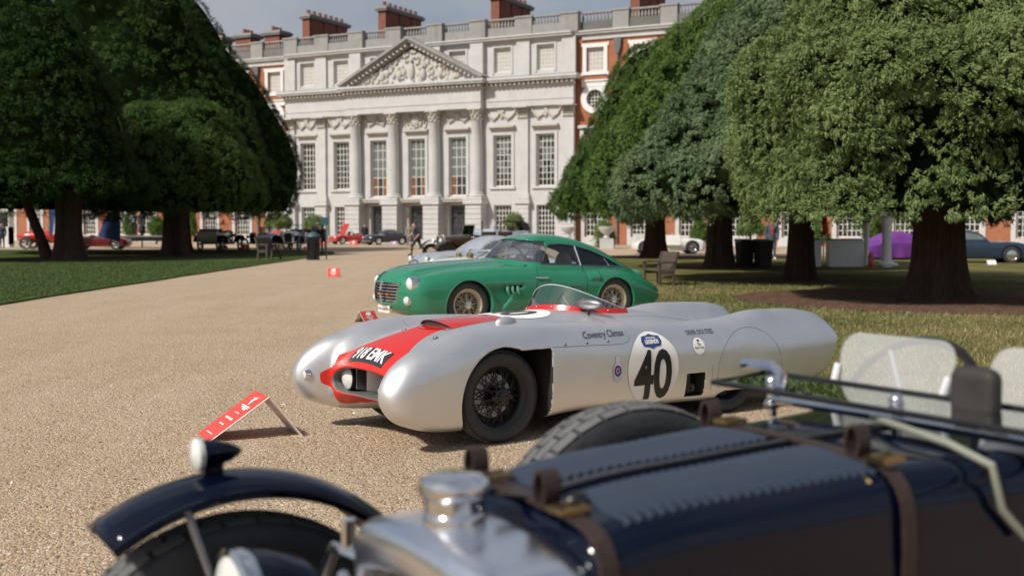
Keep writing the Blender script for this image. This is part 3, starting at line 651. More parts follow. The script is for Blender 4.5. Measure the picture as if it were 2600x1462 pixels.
def trunk(parent, x, y, r, h, flare=1.5, lean=(0, 0), limbs=5, z1=None, seed=1):
    rn = random.Random(seed); b = MB(); n = 28; V = []; zs = [-.02, .12, .35, .8, 1.4, 2.0, 2.7, h]
    ph = [rn.uniform(0, 6.28) for _ in range(4)]
    for z in zs:
        t = z / h; rr = r * (1 + (flare - 1) * math.exp(-z * 2.6)) * (1 - .12 * math.sin(t * 3)) * (1 + .35 * max(0, t - .45))
        for i in range(n):
            a = 2 * math.pi * i / n; f = 1 + .11 * math.sin(5 * a + ph[0] + z * .3) + .08 * math.sin(9 * a + ph[1]) + .05 * math.sin(15 * a + ph[2] + z) + .05 * math.exp(-z * 2) * math.sin(7 * a + ph[3])
            V.append((x + lean[0] * t + math.cos(a) * rr * f, y + lean[1] * t + math.sin(a) * rr * f, z))
    b.add(V, [(j * n + i, j * n + (i + 1) % n, (j + 1) * n + (i + 1) % n, (j + 1) * n + i) for j in range(len(zs) - 1) for i in range(n)])
    for k in range(limbs):
        a = 2 * math.pi * (k + rn.random() * .5) / limbs; o = Vector((x + lean[0] * .7 + math.cos(a) * r * .5, y + lean[1] * .7 + math.sin(a) * r * .5, h * .62)); d = Vector((math.cos(a), math.sin(a), .9))
        b.tube([o, o + d * .7, o + d * 1.5 + Vector((0, 0, .2)), o + d * 2.4 + Vector((0, 0, .9))], [r * .42, r * .34, r * .24, r * .12], 9)
    return b.build('trunk', MT['bark'], parent, True, 70)
def yew(label, tx, ty, d, cx_px, edge, bot, kind, n, leaf, lump, lumps, r, **kw):
    """edge: silhouette pixels of one flank; distance d comes from where the trunk meets the ground"""
    X0 = (cx_px - 1300) / F_PX * d; t = thing('yew_tree', label, 'tree', (tx, ty, 0), 0, 'clipped yews along the gravel drive')
    prof = [(CAM_H + (HORIZ - y) * d / F_PX, max(.05, abs(cx_px - x) * d / F_PX)) for x, y in edge]
    zb = CAM_H + (HORIZ - bot) * d / F_PX; prof = [p for p in prof if p[0] > zb + .15]; prof.append((zb, max(p[1] for p in prof) * .90))
    tk = kw.pop('tk', {}); trunk(t, 0, 0, r, zb + 2.2, seed=int(abs(tx * 10)), **tk)
    crown(t, 'crown', LEAF[kind], prof, X0 - tx, n, leaf, lump, lumps, (tx, ty), **kw); return t
yew('very dark clipped yew with a second leaning stem beside its trunk', -19.4, 50, 50, 60, [(352, 499), (333, 425), (300, 267), (263, 174), (216, 97), (166, 23), (110, -40), (60, -70)], 508, 'deep', 38000, .11, .18, 70, .60, per=4, tk=dict(flare=1.45))
lt = [o for o in bpy.data.objects if o.get('label', '').startswith('very dark clipped')][0]
MB().tube([(-.95, .1, 0), (-1.25, .1, 1.0), (-1.75, .1, 2.3), (-2.2, .1, 3.4)], [.3, .22, .2, .16], 12).build('leaning_stem', MT['bark'], lt, True)
yew('domed dark green yew over a broad low trunk beside the stage', -17.1, 58, 58, 450, [(652, 514), (636, 425), (590, 344), (535, 278), (490, 262), (450, 250)], 540, 'middark', 38000, .11, .42, 46, .60, per=4, tk=dict(flare=1.3))
yew('tall lumpy green yew rising behind the low domed yew', -18.9, 65.5, 64, 295, [(694, 520), (690, 480), (655, 425), (620, 348), (588, 263), (541, 201), (495, 139), (476, 90), (464, 58), (444, 0), (400, -90), (295, -160)], 534, 'dark', 38000, .12, .66, 80, .5, per=4)
yew('smooth steep dark yew cone standing against the palace wall', -21.2, 73, 72, 470, [(777, 535), (757, 444), (734, 348), (688, 263), (638, 186), (580, 120), (549, 58), (506, 0), (470, -30)], 540, 'deep', 40000, .11, .10, 60, .5, per=4)
yew('smooth round-topped green yew dome nearest the brick wing', 6.88, 54.7, 54.7, 1668, [(1394, 555), (1402, 520), (1428, 468), (1475, 373), (1517, 282), (1546, 207), (1579, 157), (1628, 116), (1668, 101)], 548, 'middark', 38000, .11, .18, 80, .48)
yew('clipped mid-green yew with sloping flank beside the wheeled bins', 7.33, 40.5, 40.5, 1860, [(1498, 534), (1500, 489), (1530, 380), (1612, 220), (1695, 112), (1744, 46), (1800, -5), (1830, -60), (1860, -80)], 536, 'mid', 52000, .10, .22, 120, .42, per=6, tk=dict(flare=1.35))
yew('loose grey-green yew with ragged sprays behind the mulch bed', 7.7, 30.4, 30.5, 2040, [(1580, 530), (1570, 490), (1645, 381), (1753, 244), (1802, 157), (1844, 83), (1889, 12), (1960, -70), (2040, -110)], 526, 'blue', 66000, .088, .46, 100, .34, gaps=.75, droop=.4, per=9, tk=dict(flare=1.35))
def gap(P): return (np.abs(P[:, 0] - .42 + (P[:, 2] - 2.6) * .12) < .30 + .10 * np.sin(P[:, 2] * 5)) & (P[:, 1] < 0) & (P[:, 2] < 3.2)
yew('huge bright yellow-green yew on a thick fluted trunk in mulch bed', 8.4, 22.5, 22.5, 2385, [(1990, 570), (1932, 507), (1908, 404), (1884, 300), (1880, 233), (1958, 135), (2016, 45), (2065, 0), (2160, -90), (2270, -160), (2385, -190)], 548, 'lime', 100000, .078, .40, 110, .46, gaps=.7, droop=.4, per=10, cut=gap, tk=dict(flare=1.5, limbs=6))
# small clipped domes and shrubs along the palace
def topiary(label, u, base_v, w_px, h_px, d, kind='mid', cone=False):
    X = (u - 1300) / F_PX * d; s = d / F_PX; w, h = w_px * s / 2, h_px * s
    t = thing('topiary_bush', label, 'bush', (X, d, 0), 0, 'clipped bushes along the palace front')
    z0 = max(.25, CAM_H + (HORIZ - base_v) * s); MB().cyl((0, 0, 0), (0, 0, z0 + .3), .09, .07, 8).build('trunk', MT['bark'], t)
    pr = [(z0, w * .8), (z0 + h * .25, w), (z0 + h * .6, w * (.62 if cone else .86)), (z0 + h * .85, w * (.3 if cone else .52)), (z0 + h, .06)]
    crown(t, 'crown', LEAF[kind], pr, 0, 2600, .16, .05, 16, (X, d)); return t
topiary('round clipped bush beside the teal sign post', 798, 592, 46, 46, 92, 'lime')
topiary('round clipped bush behind the black drophead car', 1306, 580, 42, 36, 90, 'lime')
topiary('low spreading bush behind the silver vintage radiator', 708, 572, 62, 24, 92, 'lime')
topiary('tall oval bush behind the two people on the stage', 333, 590, 26, 56, 96, 'mid')
topiary('small bush beside the brick pier near the stage', 398, 592, 34, 44, 100, 'mid')
topiary('bush seen between the dark yew trunk and brick pier', 485, 590, 24, 48, 100, 'mid')
topiary('upright bush against the brick pier behind the green car', 1535, 618, 42, 60, 80, 'lime')
topiary('cone bush behind the white sports car bonnet', 1776, 612, 40, 60, 72, 'mid', True)
topiary('bush above the dark wheeled bins', 1905, 586, 60, 36, 76, 'mid', True)
topiary('dark bush on a stem beside the white gazebo', 2212, 600, 44, 60, 62, 'mid')
topiary('small bush between the yew trunk and the white gazebo', 2076, 604, 40, 50, 64, 'mid')

# ================================================================== wheels
MT['drumgrey'] = mat('cast_drum', (.68, .67, .65), .5, var=.15)
def tyre_prof(R, rr, w):
    h = w / 2; s = R - rr
    return [(rr - .005, -h * .62), (rr + s * .12, -h * .82), (rr + s * .45, -h), (rr + s * .78, -h * .93), (R - .012, -h * .78), (R - .002, -h * .62), (R, 0), (R - .002, h * .62), (R - .012, h * .78), (rr + s * .78, h * .93), (rr + s * .45, h), (rr + s * .12, h * .82), (rr - .005, h * .62)]
wcache = {}
def wheel(parent, loc, R, rr, w, side=1, rim='black', spoke='black', hub='steel', nsp=48, steer=0.0, drum=None, tread=0, knock=True, flat=False, cover=None):
    """axis along the car's y; outer face towards side*y"""
    key = (R, rr, w, rim, spoke, hub, nsp, drum, tread, knock, flat, cover)
    if key not in wcache:
        n = 48 if nsp else 28
        t = MB().lathe(tyre_prof(R, rr, w), ax='y', n=n)
        for q in (.35, .0, -.35): t.lathe([(R + .0015, q * w - .004), (R - .008, q * w), (R + .0015, q * w + .004)], ax='y', n=n) if False else None
        rp = [(rr + .012, -w * .36), (rr, -w * .30), (rr - .02, -w * .16), (rr - .028, 0), (rr - .02, w * .16), (rr, w * .30), (rr + .012, w * .36), (rr + .016, w * .39), (rr + .006, w * .40), (rr - .012, w * .32), (rr - .034, w * .14), (rr - .042, 0), (rr - .034, -w * .14), (rr - .012, -w * .32)]
        r = MB().lathe(rp, ax='y', n=n)
        parts = {'rim': (r.mesh('rim', MT[rim], True), None), 'tyre': (t.mesh('tyre', MT['rubber'], True, 50), None)}
        if nsp:
            s = MB()
            for i in range(nsp):
                a = 2 * math.pi * i / nsp; k = 1 if i % 2 else -1; inner = i % 3 == 0; hr, hy = (.05, w * .46) if inner else (.06, -.03)
                b0 = a + k * (.55 if inner else 1.05); yo = w * .05 if inner else -w * .05
                s.cyl((math.cos(b0) * hr, hy, math.sin(b0) * hr), (math.cos(a) * (rr - .03), yo, math.sin(a) * (rr - .03)), .0042, n=5, caps=False)
            parts['spokes'] = (s.mesh('spokes', MT[spoke], True), None)
            h = MB().lathe([(.0, w * .62), (.022, w * .61), (.034, w * .56), (.036, w * .50), (.052, w * .47), (.056, w * .40), (.04, w * .1), (.05, -.02), (.066, -.04), (.066, -.06)], ax='y', n=20)
            if knock:
                for sg in (-1, 1): h.obox((sg * .055, w * .5, 0), (.06, .014, .024))
            parts['hub'] = (h.mesh('hub', MT[hub], True), None)
        else:
            c = cover or hub
            parts['hub_cap'] = (MB().lathe([(0, w * .42), (rr * .35, w * .41), (rr * .42, w * .34), (rr * .75, w * .30), (rr * .97, w * .26), (rr * .97, 0)], ax='y', n=24).mesh('hub_cap', MT[c], True, 30), None)
        if drum:
            d = MB().lathe([(0, -.045), (drum, -.045), (drum, -.06), (drum - .01, -.11), (0, -.11)], ax='y', n=32)
            for i in range(5): a = i * 1.2566; d.ell((math.cos(a) * drum * .55, -.04, math.sin(a) * drum * .55), (.016, .012, .016), 8, 5)
            parts['brake_drum'] = (d.mesh('brake_drum', MT['drumgrey' if rim == 'black' else 'interior'], True, 30), None)
        if tread:
            b = MB(); rows = 4; q = tread; bw = w * .80 / rows
            for j in range(rows):
                y0 = -w * .40 + j * bw
                for i in range(q):
                    a0, a1 = 2 * math.pi * (i + .5 * (j % 2) + .07) / q, 2 * math.pi * (i + .5 * (j % 2) + .93) / q; V = []
                    for a in (a0, a1):
                        for y in (y0 + bw * .07, y0 + bw * .93):
                            for rad in (R - .006, R + .006 - .010 * abs(y / (w * .4)) ** 2): V.append((math.cos(a) * rad, y, math.sin(a) * rad))
                    b.add(V, [(0, 1, 3, 2), (4, 6, 7, 5), (0, 4, 5, 1), (2, 3, 7, 6), (1, 5, 7, 3)])
            parts['tread_blocks'] = (b.mesh('tread_blocks', cmat('dusty_tread', (.115, .115, .115), .8, var=.3, vscale=8)), None)
        wcache[key] = parts
    P = wcache[key]; o = link('wheel', P['rim'][0], parent); o.location = loc; o.rotation_euler = (0, 0, (math.pi if side < 0 else 0) + steer)
    for k, (me, _) in P.items():
        if k != 'rim':
            c = link(k, me, o)
            if k == 'tread_blocks': c['kind'] = 'stuff'
    return o
def place(o, origin, th):
    o.location = origin; o.rotation_euler = (0, 0, math.pi + R_(th))
def bvh_of(o): me = o.data; return BVHTree.FromPolygons([v.co.copy() for v in me.vertices], [tuple(p.vertices) for p in me.polygons])
def decal(name, parent, bv, V, Fs, fn, direction, m, off=.003, label=None):
    """lay a flat outline onto the body: fn maps its (u, v) to a ray origin, direction is the ray"""
    out = []; d = Vector(direction)
    for u, v, *_ in V:
        o = Vector(fn(u, v)); h = bv.ray_cast(o, d)
        k = 0
        while h[0] is None and k < 12: k += 1; o = o + Vector((0, 0, .012)) if abs(d.y) > .5 else o; h = bv.ray_cast(o, d)
        out.append((h[0] - d * off) if h[0] is not None else o + d * 2)
    me = bpy.data.meshes.new(name); me.from_pydata([tuple(p) for p in out], [], [f for f in Fs]); me.materials.append(m); me.update()
    for p in me.polygons: p.use_smooth = True
    o = link(name, me, parent)
    if label: o['label'] = label
    return o
def disc_geo(rx, ry, n=40, rings=6, r0=0.0):
    V, Fs = [], []
    for j in range(rings + 1):
        q = r0 + (1 - r0) * j / rings
        V += [(rx * q * math.cos(2 * math.pi * i / n), ry * q * math.sin(2 * math.pi * i / n), 0) for i in range(n)]
    for j in range(rings): Fs += [(j * n + i, (j + 1) * n + i, (j + 1) * n + (i + 1) % n, j * n + (i + 1) % n) for i in range(n)]
    return V, Fs
def subdiv_geo(V, Fs, it=2):
    import bmesh
    b = bmesh.new(); vs = [b.verts.new(v) for v in V]
    for f in Fs:
        try: b.faces.new([vs[i] for i in f])
        except ValueError: pass
    bmesh.ops.triangulate(b, faces=b.faces[:])
    for _ in range(it): bmesh.ops.subdivide_edges(b, edges=[e for e in b.edges if e.calc_length() > .02], cuts=1, use_grid_fill=True)
    bmesh.ops.triangulate(b, faces=b.faces[:]); b.verts.index_update()
    V2 = [tuple(v.co) for v in b.verts]; F2 = [tuple(v.index for v in f.verts) for f in b.faces]; b.free(); return V2, F2

# ================================================================== the silver racing car with red nose
LO, LTH = (-.489, 8.188, 0), 36
lot = thing('racing_car', 'low silver open racing car with red nose stripe and number 40', 'car'); place(lot, LO, LTH)
C_Z = [(1.0, .44), (.85, .50), (.7, .555), (.5, .635), (.3, .70), (.1, .75), (-.1, .78), (-.4, .807), (-.8, .82), (-1.2, .822), (-1.6, .812), (-2.0, .758), (-2.4, .69), (-2.75, .61), (-3.1, .51), (-3.4, .44)]
W_Z = [(1.0, .38), (.92, .47), (.82, .555), (.68, .628), (.5, .695), (.3, .752), (.1, .775), (-.15, .782), (-.5, .772), (-.9, .752), (-1.4, .735), (-1.9, .728), (-2.2, .738), (-2.55, .788), (-2.9, .812), (-3.2, .795), (-3.42, .73), (-3.56, .60)]
W_Y = [(1.0, .60), (.6, .60), (0, .585), (-.8, .56), (-1.6, .55), (-2.2, .56), (-2.8, .60), (-3.6, .60)]
W_W = [(1.0, .72), (.85, .755), (.6, .775), (.1, .78), (-.6, .765), (-1.4, .765), (-2.2, .78), (-2.8, .765), (-3.2, .735), (-3.6, .69)]
Z_B = [(1.0, .33), (.9, .29), (.8, .215), (.68, .165), (.5, .125), (.3, .115), (-.3, .125), (-.5, .145), (-1.6, .125), (-2.6, .115), (-3.0, .13), (-3.3, .18), (-3.6, .30)]
def lotus_f(x, y, z, cuts=True):
    ay = np.abs(y)
    top = smax(sp(x, C_Z) - .32 * ay**2 - .5 * np.maximum(ay - .35, 0)**2, sp(x, W_Z) - 3.0 * (ay - sp(x, W_Y))**2 * np.where(ay > sp(x, W_Y), .8, 1.0), .07)
    wd = sp(x, W_W) - .50 * np.maximum(.42 - z, 0)**2 - (.35 + 1.3 * np.clip((-2.1 - x) / .7, 0, 1)) * np.maximum(z - .45, 0)**2
    zb = sp(x, Z_B) + .115 * np.exp(-(ay / .40)**4) * np.clip((x - .25) / .25, 0, 1)
    f = smax(z - top, ay - wd, .12); f = smax(f, zb - z, .09)
    xf = smax(.885 - np.where(ay < .62, 10., 2.3) * (ay - .62)**2 - 1.5 * (z - .36)**2, .69 - .10 * ay**2 - .7 * (z - .33)**2, .04)
    f = smax(f, (x - xf) * .8, .10)
    xr = sp(z, [(.1, -3.2), (.18, -3.30), (.3, -3.43), (.45, -3.53), (.6, -3.585), (.75, -3.56)]) + .42 * np.clip(1 - ay / .5, 0, 1)**1.3
    f = smax(f, (xr - x) * .9, .035)
    if not cuts: return f
    arch = np.minimum(np.hypot(x + .0, z - .30) - .352, np.maximum(np.maximum(x, -.395 - x), z - .622)); arch = np.maximum(arch, .34 - ay)
    f = smax(f, -arch, .012)
    ra = np.maximum(poly2(x, z, [(-1.93, -.1), (-2.04, .165), (-2.10, .185), (-2.54, .18), (-2.60, .15), (-2.66, -.1)]), .45 - ay); f = smax(f, -ra, .012)
    mo = (np.abs(ay / .45)**3.5 + ((z - .380 + .02 * (ay / .4)**2) / .094)**2)**.5 - 1; f = smax(f, -np.maximum(mo * .1, .22 - x), .022)
    ex = np.maximum(np.maximum(np.abs(x + 1.775) - .093, np.abs(z - .262) - .088), .60 - y); f = smax(f, -ex, .012)
    ck = np.maximum(((x + 1.42) / .34)**2 + ((y + .18) / .36)**2 - 1, .38 - z) * .2; f = smax(f, -ck, .012)
    return f
def lotus_paint():
    m, nt, b = newmat('silver_and_red_body'); v = coords(nt); x, y, z = sep(nt, v); ay = y.abs()
    t = (x - .10).mx(0.0); hw = ((t * t) * 1.0 + .165).mn(.43)
    st = ay.lt(hw) * x.gt(-2.95) * (z + x * .9).gt(.62) 
    lip = (((ay / .505)**4.5) + (((z - .377) / .132)**2.0)).lt(1.0) * x.gt(.30) * (x + (((z - .393) / .128)**2.0) * .04).lt(.738)
    blu = noise(nt, v, 5, 4, .6)
    c = mixc(nt, st.mx(lip), mixc(nt, blu, (.74, .745, .75), (.82, .82, .815)), (.62, .022, .014))
    nt.links.new(c.o, b.inputs['Base Color']); b.inputs['Metallic'].default_value = 0
    nt.links.new(((st.mx(lip) * -1.0 + 1.0) * .86).o, b.inputs['Metallic'])
    nt.links.new(blu.ramp(.3, .7, .39, .47).o, b.inputs['Roughness']); b.inputs['Coat Weight'].default_value = .2; b.inputs['Coat Roughness'].default_value = .18
    return m
V, Q, N = nets(lotus_f, (-3.75, -.95, .02), (1.1, .95, .95), .0115)
cen = V[Q].mean(1); ins = np.abs(lotus_f(*cen.T, cuts=False)) > .006
mo_in = (ins & (cen[:, 0] > .25) & (np.abs(cen[:, 1]) < .5) & (cen[:, 2] > .25)); mi = np.where(ins, 1, 0); mi = np.where(mo_in, 2, mi)
body = np_mesh('body', V, Q, [lotus_paint(), MT['interior'], cmat('duct_grey', (.14, .14, .14), .5)], lot, N, mi)
V0, Q0, N0 = nets(lambda x, y, z: lotus_f(x, y, z, False), (-3.75, -.95, .02), (1.1, .95, .95), .025, 1)
lb = BVHTree.FromPolygons(V0.tolist(), Q0.tolist())
for sx, x in ((1, 0), (1, -2.19), (-1, 0), (-1, -2.19)): wheel(lot, (x, sx * .645, .314), .314, .222, .14, sx, 'black', 'black', 'black', 54, 0, .15, 64)
# mouth: radiator, ducts, lamps
MB().box(.26, .30, -.30, .42, .28, .50).build('radiator_core', cmat('radiator_core', (.20, .195, .185), .5, var=.5, vscale=90, stretch=(1, 12, .3), metal=.6), lot)
MB().prism([(.30, -.02, .27), (.56, -.13, .31), (.56, -.13, .48), (.30, -.02, .52)], (0, .012, 0)).prism([(.32, -.24, .27), (.58, -.25, .31), (.58, -.25, .48), (.32, -.24, .52)], (0, .012, 0)).build('cooling_duct', MT['alu'], lot)
for sy in (-1, 1):
    h = MB().lathe([(.088, -.10), (.094, -.01), (.094, .012), (.086, .016)], (.585, sy * .355, .380), 'x', 24).build('headlamp', MT['black'], lot, True)
    MB().lathe([(0, .034), (.04, .03), (.07, .02), (.087, .006)], (.585, sy * .355, .380), 'x', 24).build('lamp_glass', MT['lens'], h, True)
    hit = lb.ray_cast(Vector((2, sy * .55, .40)), Vector((-1, 0, 0)))[0]
    s = MB().lathe([(0, .010), (.02, .008), (.03, .002)], hit, 'x', 20); so = s.build('side_lamp', MT['lens'], lot, True); MB().lathe([(.029, .004), (.036, .003), (.041, -.03)], hit, 'x', 20).build('lamp_ring', MT['chrome'], so, True)
# bonnet scoop: a raised lens-shaped lip over a dark mouth
def scoop():
    V, Fs = [], []; nx, ny = 12, 15
    for i in range(nx + 1):
        for j in range(ny + 1):
            u, v = i / nx, -1 + 2 * j / ny; x = .12 - u * .55 - .05 * v * v; y = v * .215; h = lb.ray_cast(Vector((x, y, 2)), Vector((0, 0, -1)))[0]
            V.append((x, y, h.z + .002 + .046 * (1 - v * v) ** .8 * (1 - u) ** 1.5))
    Fs = [(i * (ny + 1) + j, i * (ny + 1) + j + 1, (i + 1) * (ny + 1) + j + 1, (i + 1) * (ny + 1) + j) for i in range(nx) for j in range(ny)]
    b = MB(); b.add(V, Fs); s = b.build('air_scoop', MT['red'], lot, True)
    b = MB(); V = []
    for j in range(ny + 1):
        v = -1 + 2 * j / ny; x = .105 - .05 * v * v; y = v * .21; h = lb.ray_cast(Vector((x, y, 2)), Vector((0, 0, -1)))[0]; V += [(x, y, h.z + .002), (x - .01, y, h.z + .004 + .044 * (1 - v * v) ** .8)]
    b.add(V, [(2 * j, 2 * j + 2, 2 * j + 3, 2 * j + 1) for j in range(ny)]); b.build('scoop_mouth', MT['interior'], s)
    b = MB(); V = []
    for j in range(ny + 1):
        v = -1 + 2 * j / ny
        for k in range(2):
            x = .105 + .07 * (1 - v * v) * (1 - k); y = v * .20; h = lb.ray_cast(Vector((x, y, 2)), Vector((0, 0, -1)))[0]; V.append((x, y, h.z + .004))
    b.add(V, [(2 * j, 2 * j + 2, 2 * j + 3, 2 * j + 1) for j in range(ny)]); b.build('scoop_sill', MT['red'], s)
scoop()
def up(x, y, dz=0.0): h = lb.ray_cast(Vector((x, y, 2)), Vector((0, 0, -1)))[0]; return Vector((x, y, h.z + dz))
def sidep(x, z, dy=0.0): h = lb.ray_cast(Vector((x, 3, z)), Vector((0, -1, 0)))[0]; return Vector((x, h.y + dy, z))
p = up(-.33, .30); MB().ell(p, (.09, .045, .045), 16, 8).build('bonnet_blister', MT['silverblister'] if 'silverblister' in MT else cmat('silver_paint', (.53, .535, .54), .3, metal=.6, coat=.5), lot, True)
for x, y in ((.20, -.22), (.24, .27)): q = up(x, y); MB().lathe([(0, .012), (.016, .010), (.022, .0)], q, 'z', 14).build('bonnet_catch', MT['chrome'], lot, True)
# plate on the nose
V, Fs = subdiv_geo([(-.235, -.056, 0), (.235, -.056, 0), (.235, .056, 0), (-.235, .056, 0)], [(0, 1, 2, 3)], 5)
nose = lambda du, dv: (lambda u, v: (.600 - (v + dv) * .95, u + du, 2.0))
decal('number_plate', lot, lb, V, Fs, nose(0, 0), (0, 0, -1), cmat('plate_black', (.03, .032, .036), .4), .004)
V, Fs = text_geo('918 EMK', .125, 0, 1.0, .0025); V, Fs = subdiv_geo([(u * .92, v, 0) for u, v, _ in V], Fs, 3)
decal('plate_lettering', lot, lb, V, Fs, nose(0, 0), (0, 0, -1), MT['signwhite'], .008)
# bonnet roundel
V, Fs = disc_geo(.29, .27); decal('bonnet_roundel', lot, lb, V, Fs, lambda u, v: (-.62 + v, u, 2), (0, 0, -1), MT['signwhite'], .003)
V, Fs = text_geo('40', .42, 0, 1, .012); V, Fs = subdiv_geo([(u, v, 0) for u, v, _ in V], Fs, 1); decal('bonnet_number', lot, lb, V, Fs, lambda u, v: (-.62 + v * 1.0, u * .8, 2), (0, 0, -1), MT['black'], .006)
# side roundel, number, lettering and badges
sd = (0, -1, 0)
V, Fs = disc_geo(.25, .27, 56, 10); decal('side_roundel', lot, lb, V, Fs, lambda u, v: (-1.335 - u, 3, .415 + v), sd, MT['signwhite'], .003)
def side_text(name, txt, size, x, z, m, shear=0, bold=.0, sq=1.0, off=.006, spc=1.0):
    V, Fs = text_geo(txt, size, shear, spc, bold); V, Fs = subdiv_geo([(u * sq, v, 0) for u, v, _ in V], Fs, 4 if size > .2 else 2)
    return decal(name, lot, lb, V, Fs, lambda u, v: (x - u, 3, z + v), sd, m, off)
side_text('side_number', '40', .49, -1.335, .352, MT['black'], 0, .014, .74)
ink = cmat('dark_blue_ink', (.02, .025, .06), .5)
side_text('engine_lettering', 'Coventry Climax', -.0 + .066, -.90, .690, ink, .25, 0, .86, .005)
side_text('driver_lettering', 'DRIVER. DICK STEED', .046, -1.86, .655, MT['black'], 0, 0, .66, .005)
V, Fs = subdiv_geo([(-.10, .0, 0), (-.085, -.035, 0), (-.03, -.042, 0), (0, -.055, 0), (.03, -.042, 0), (.085, -.035, 0), (.10, 0, 0), (.085, .035, 0), (.03, .042, 0), (0, .052, 0), (-.03, .042, 0), (-.085, .035, 0)], [tuple(range(12))], 3)
decal('event_badge', lot, lb, V, Fs, lambda u, v: (-1.335 - u, 3, .618 + v), sd, cmat('badge_blue', (.03, .07, .25), .4), .006)
side_text('badge_lettering', 'LEGENDS', .040, -1.335, .613, MT['signwhite'], 0, .002, .8, .009); side_text('badge_lettering', 'MOTOR RACING', .016, -1.335, .641, MT['signwhite'], 0, .0005, .8, .009)
V, Fs = disc_geo(.062, .062, 32, 4); decal('round_sticker', lot, lb, V, Fs, lambda u, v: (-1.80 - u, 3, .555 + v), sd, MT['signwhite'], .004)
side_text('sticker_lettering', 'The', .028, -1.80, .570, ink, .2, .0004, .8, .007); side_text('sticker_lettering', 'Kalmar Trophy', .020, -1.80, .545, ink, .2, .0003, .8, .007)
V, Fs = disc_geo(.012, .008, 12, 2); decal('sticker_crest', lot, lb, V, Fs, lambda u, v: (-1.80 - u, 3, .597 + v), sd, ink, .007)
purple = cmat('crest_purple', (.12, .03, .14), .4); pale = cmat('crest_pale', (.62, .62, .72), .4)
V, Fs = disc_geo(.044, .062, 28, 3); decal('club_crest', lot, lb, V, Fs, lambda u, v: (-.985 - u, 3, .425 + v), sd, pale, .004)
V, Fs = disc_geo(.034, .040, 28, 2, .55); decal('club_crest', lot, lb, V, Fs, lambda u, v: (-.985 - u, 3, .425 + v), sd, purple, .007); V, Fs = disc_geo(.010, .014, 14, 2); decal('club_crest', lot, lb, V, Fs, lambda u, v: (-.985 - u, 3, .425 + v), sd, purple, .007)
for a, r in ((.073, .012), (.092, .014)): V, Fs = disc_geo(r * 1.5, r, 10, 2); decal('club_crest', lot, lb, V, Fs, lambda u, v: (-.985 - u, 3, .425 + a + v), sd, pale, .004)
for k in range(5): V, Fs = disc_geo(.008, .014, 8, 2); decal('club_crest', lot, lb, V, Fs, lambda u, v: (-.985 + (k - 2) * .016 - u, 3, .352 + abs(k - 2) * .008 + v), sd, pale, .004)
# panel seams and fasteners: thin dark beads lying on the skin
seam = cmat('panel_seam', (.10, .10, .105), .6)
def seamline(pts, fn, name='panel_seam', r=.0022):
    MB().tube([fn(a, b, -.0005) for a, b in pts], r, 5).build(name, seam, lot, True)
seamline([(-2.37 + math.cos(t) * .37, .33 + math.sin(t) * .335) for t in np.linspace(-.35, 3.55, 50)], sidep, 'wheel_cover_seam')
seamline([(-.40, .628), (-.7, .622), (-1.05, .612), (-1.11, .624), (-1.14, .65), (-1.13, .69), (-1.09, .728)], sidep)
seamline([(-1.94, z) for z in np.linspace(.13, .40, 8)], sidep)
seamline([(x, .26 + .12 * math.sin((x + 2.6) * 1.1)) for x in np.linspace(-1.35, -2.6, 20)], up); seamline([(-1.1, y) for y in np.linspace(.1, .50, 9)], up)
seamline([(.02 + .03 * abs(t), t * .5) for t in np.linspace(-1, -.5, 8)], up); seamline([(.02 + .03 * abs(t), t * .5) for t in np.linspace(.5, 1, 8)], up)
for x in (-.52, -.72, -.92): q = sidep(x, .640, .002); MB().lathe([(0, .006), (.008, .005), (.011, 0)], q, 'y', 10).build('fastener', MT['steel'], lot, True)
MB().cyl((-1.76, .55, .235), (-1.76, .735, .235), .030, n=20, caps=False).cyl((-1.76, .56, .235), (-1.76, .73, .235), .026, n=20, caps=False).cyl((-1.76, .64, .235), (-1.76, .642, .235), .027, n=16).build('exhaust_pipe', cmat('exhaust_steel', (.42, .34, .27), .4, metal=.5, var=.3), lot, True)
MB().box(-1.865, -1.685, .602, .612, .178, .346).build('exhaust_recess', cmat('recess_grey', (.22, .225, .23), .6), lot)
# curved perspex screen over a red scuttle rail, cockpit, mirror
cx, cy, ax_, ay_ = -1.42, -.18, .46, .47
scr = [(cx + math.cos(t) * ax_, cy + math.sin(t) * ay_, t) for t in np.linspace(-1.75, 1.75, 34)]
b = MB(); V = []
for x, y, t in scr:
    p = up(x, y); hgt = .19 * (1 - abs(t / 1.85) ** 1.9); k = .55 * hgt; V += [p + Vector((0, 0, .004)), p + Vector((-math.cos(t) * k, -math.sin(t) * k * .8, hgt))]
b.add(V, [(2 * i, 2 * i + 2, 2 * i + 3, 2 * i + 1) for i in range(len(scr) - 1)])
ws = b.build('perspex_screen', glassmat('perspex', (.86, .90, .93), .03, .55), lot, True)
MB().tube([V[2 * i + 1] for i in range(len(scr))], .0035, 5).build('screen_edge', cmat('perspex_edge', (.62, .66, .70), .3), ws, True)
b = MB(); V = []
for x, y, t in scr: p = up(x, y); V += [p + Vector((math.cos(t) * .012, math.sin(t) * .012, .0)), p + Vector((-math.cos(t) * .006, -math.sin(t) * .006, .036))]
b.add(V, [(2 * i, 2 * i + 2, 2 * i + 3, 2 * i + 1) for i in range(len(scr) - 1)]); rail = b.build('scuttle_rail', MT['red'], lot, True)
for i in range(2, len(scr) - 2, 3):
    x, y, t = scr[i]; p = up(x, y) + Vector((math.cos(t) * .008, math.sin(t) * .008, .022)); MB().ell(p, (.005, .005, .005), 6, 4).build('rivet', MT['signwhite'], rail)
MB().lathe([(.17, 0), (.178, .006), (.17, .012)], (0, 0, 0), 'x', 30).build('steering_wheel', MT['black'], lot, True).location = (-1.32, -.2, .82)
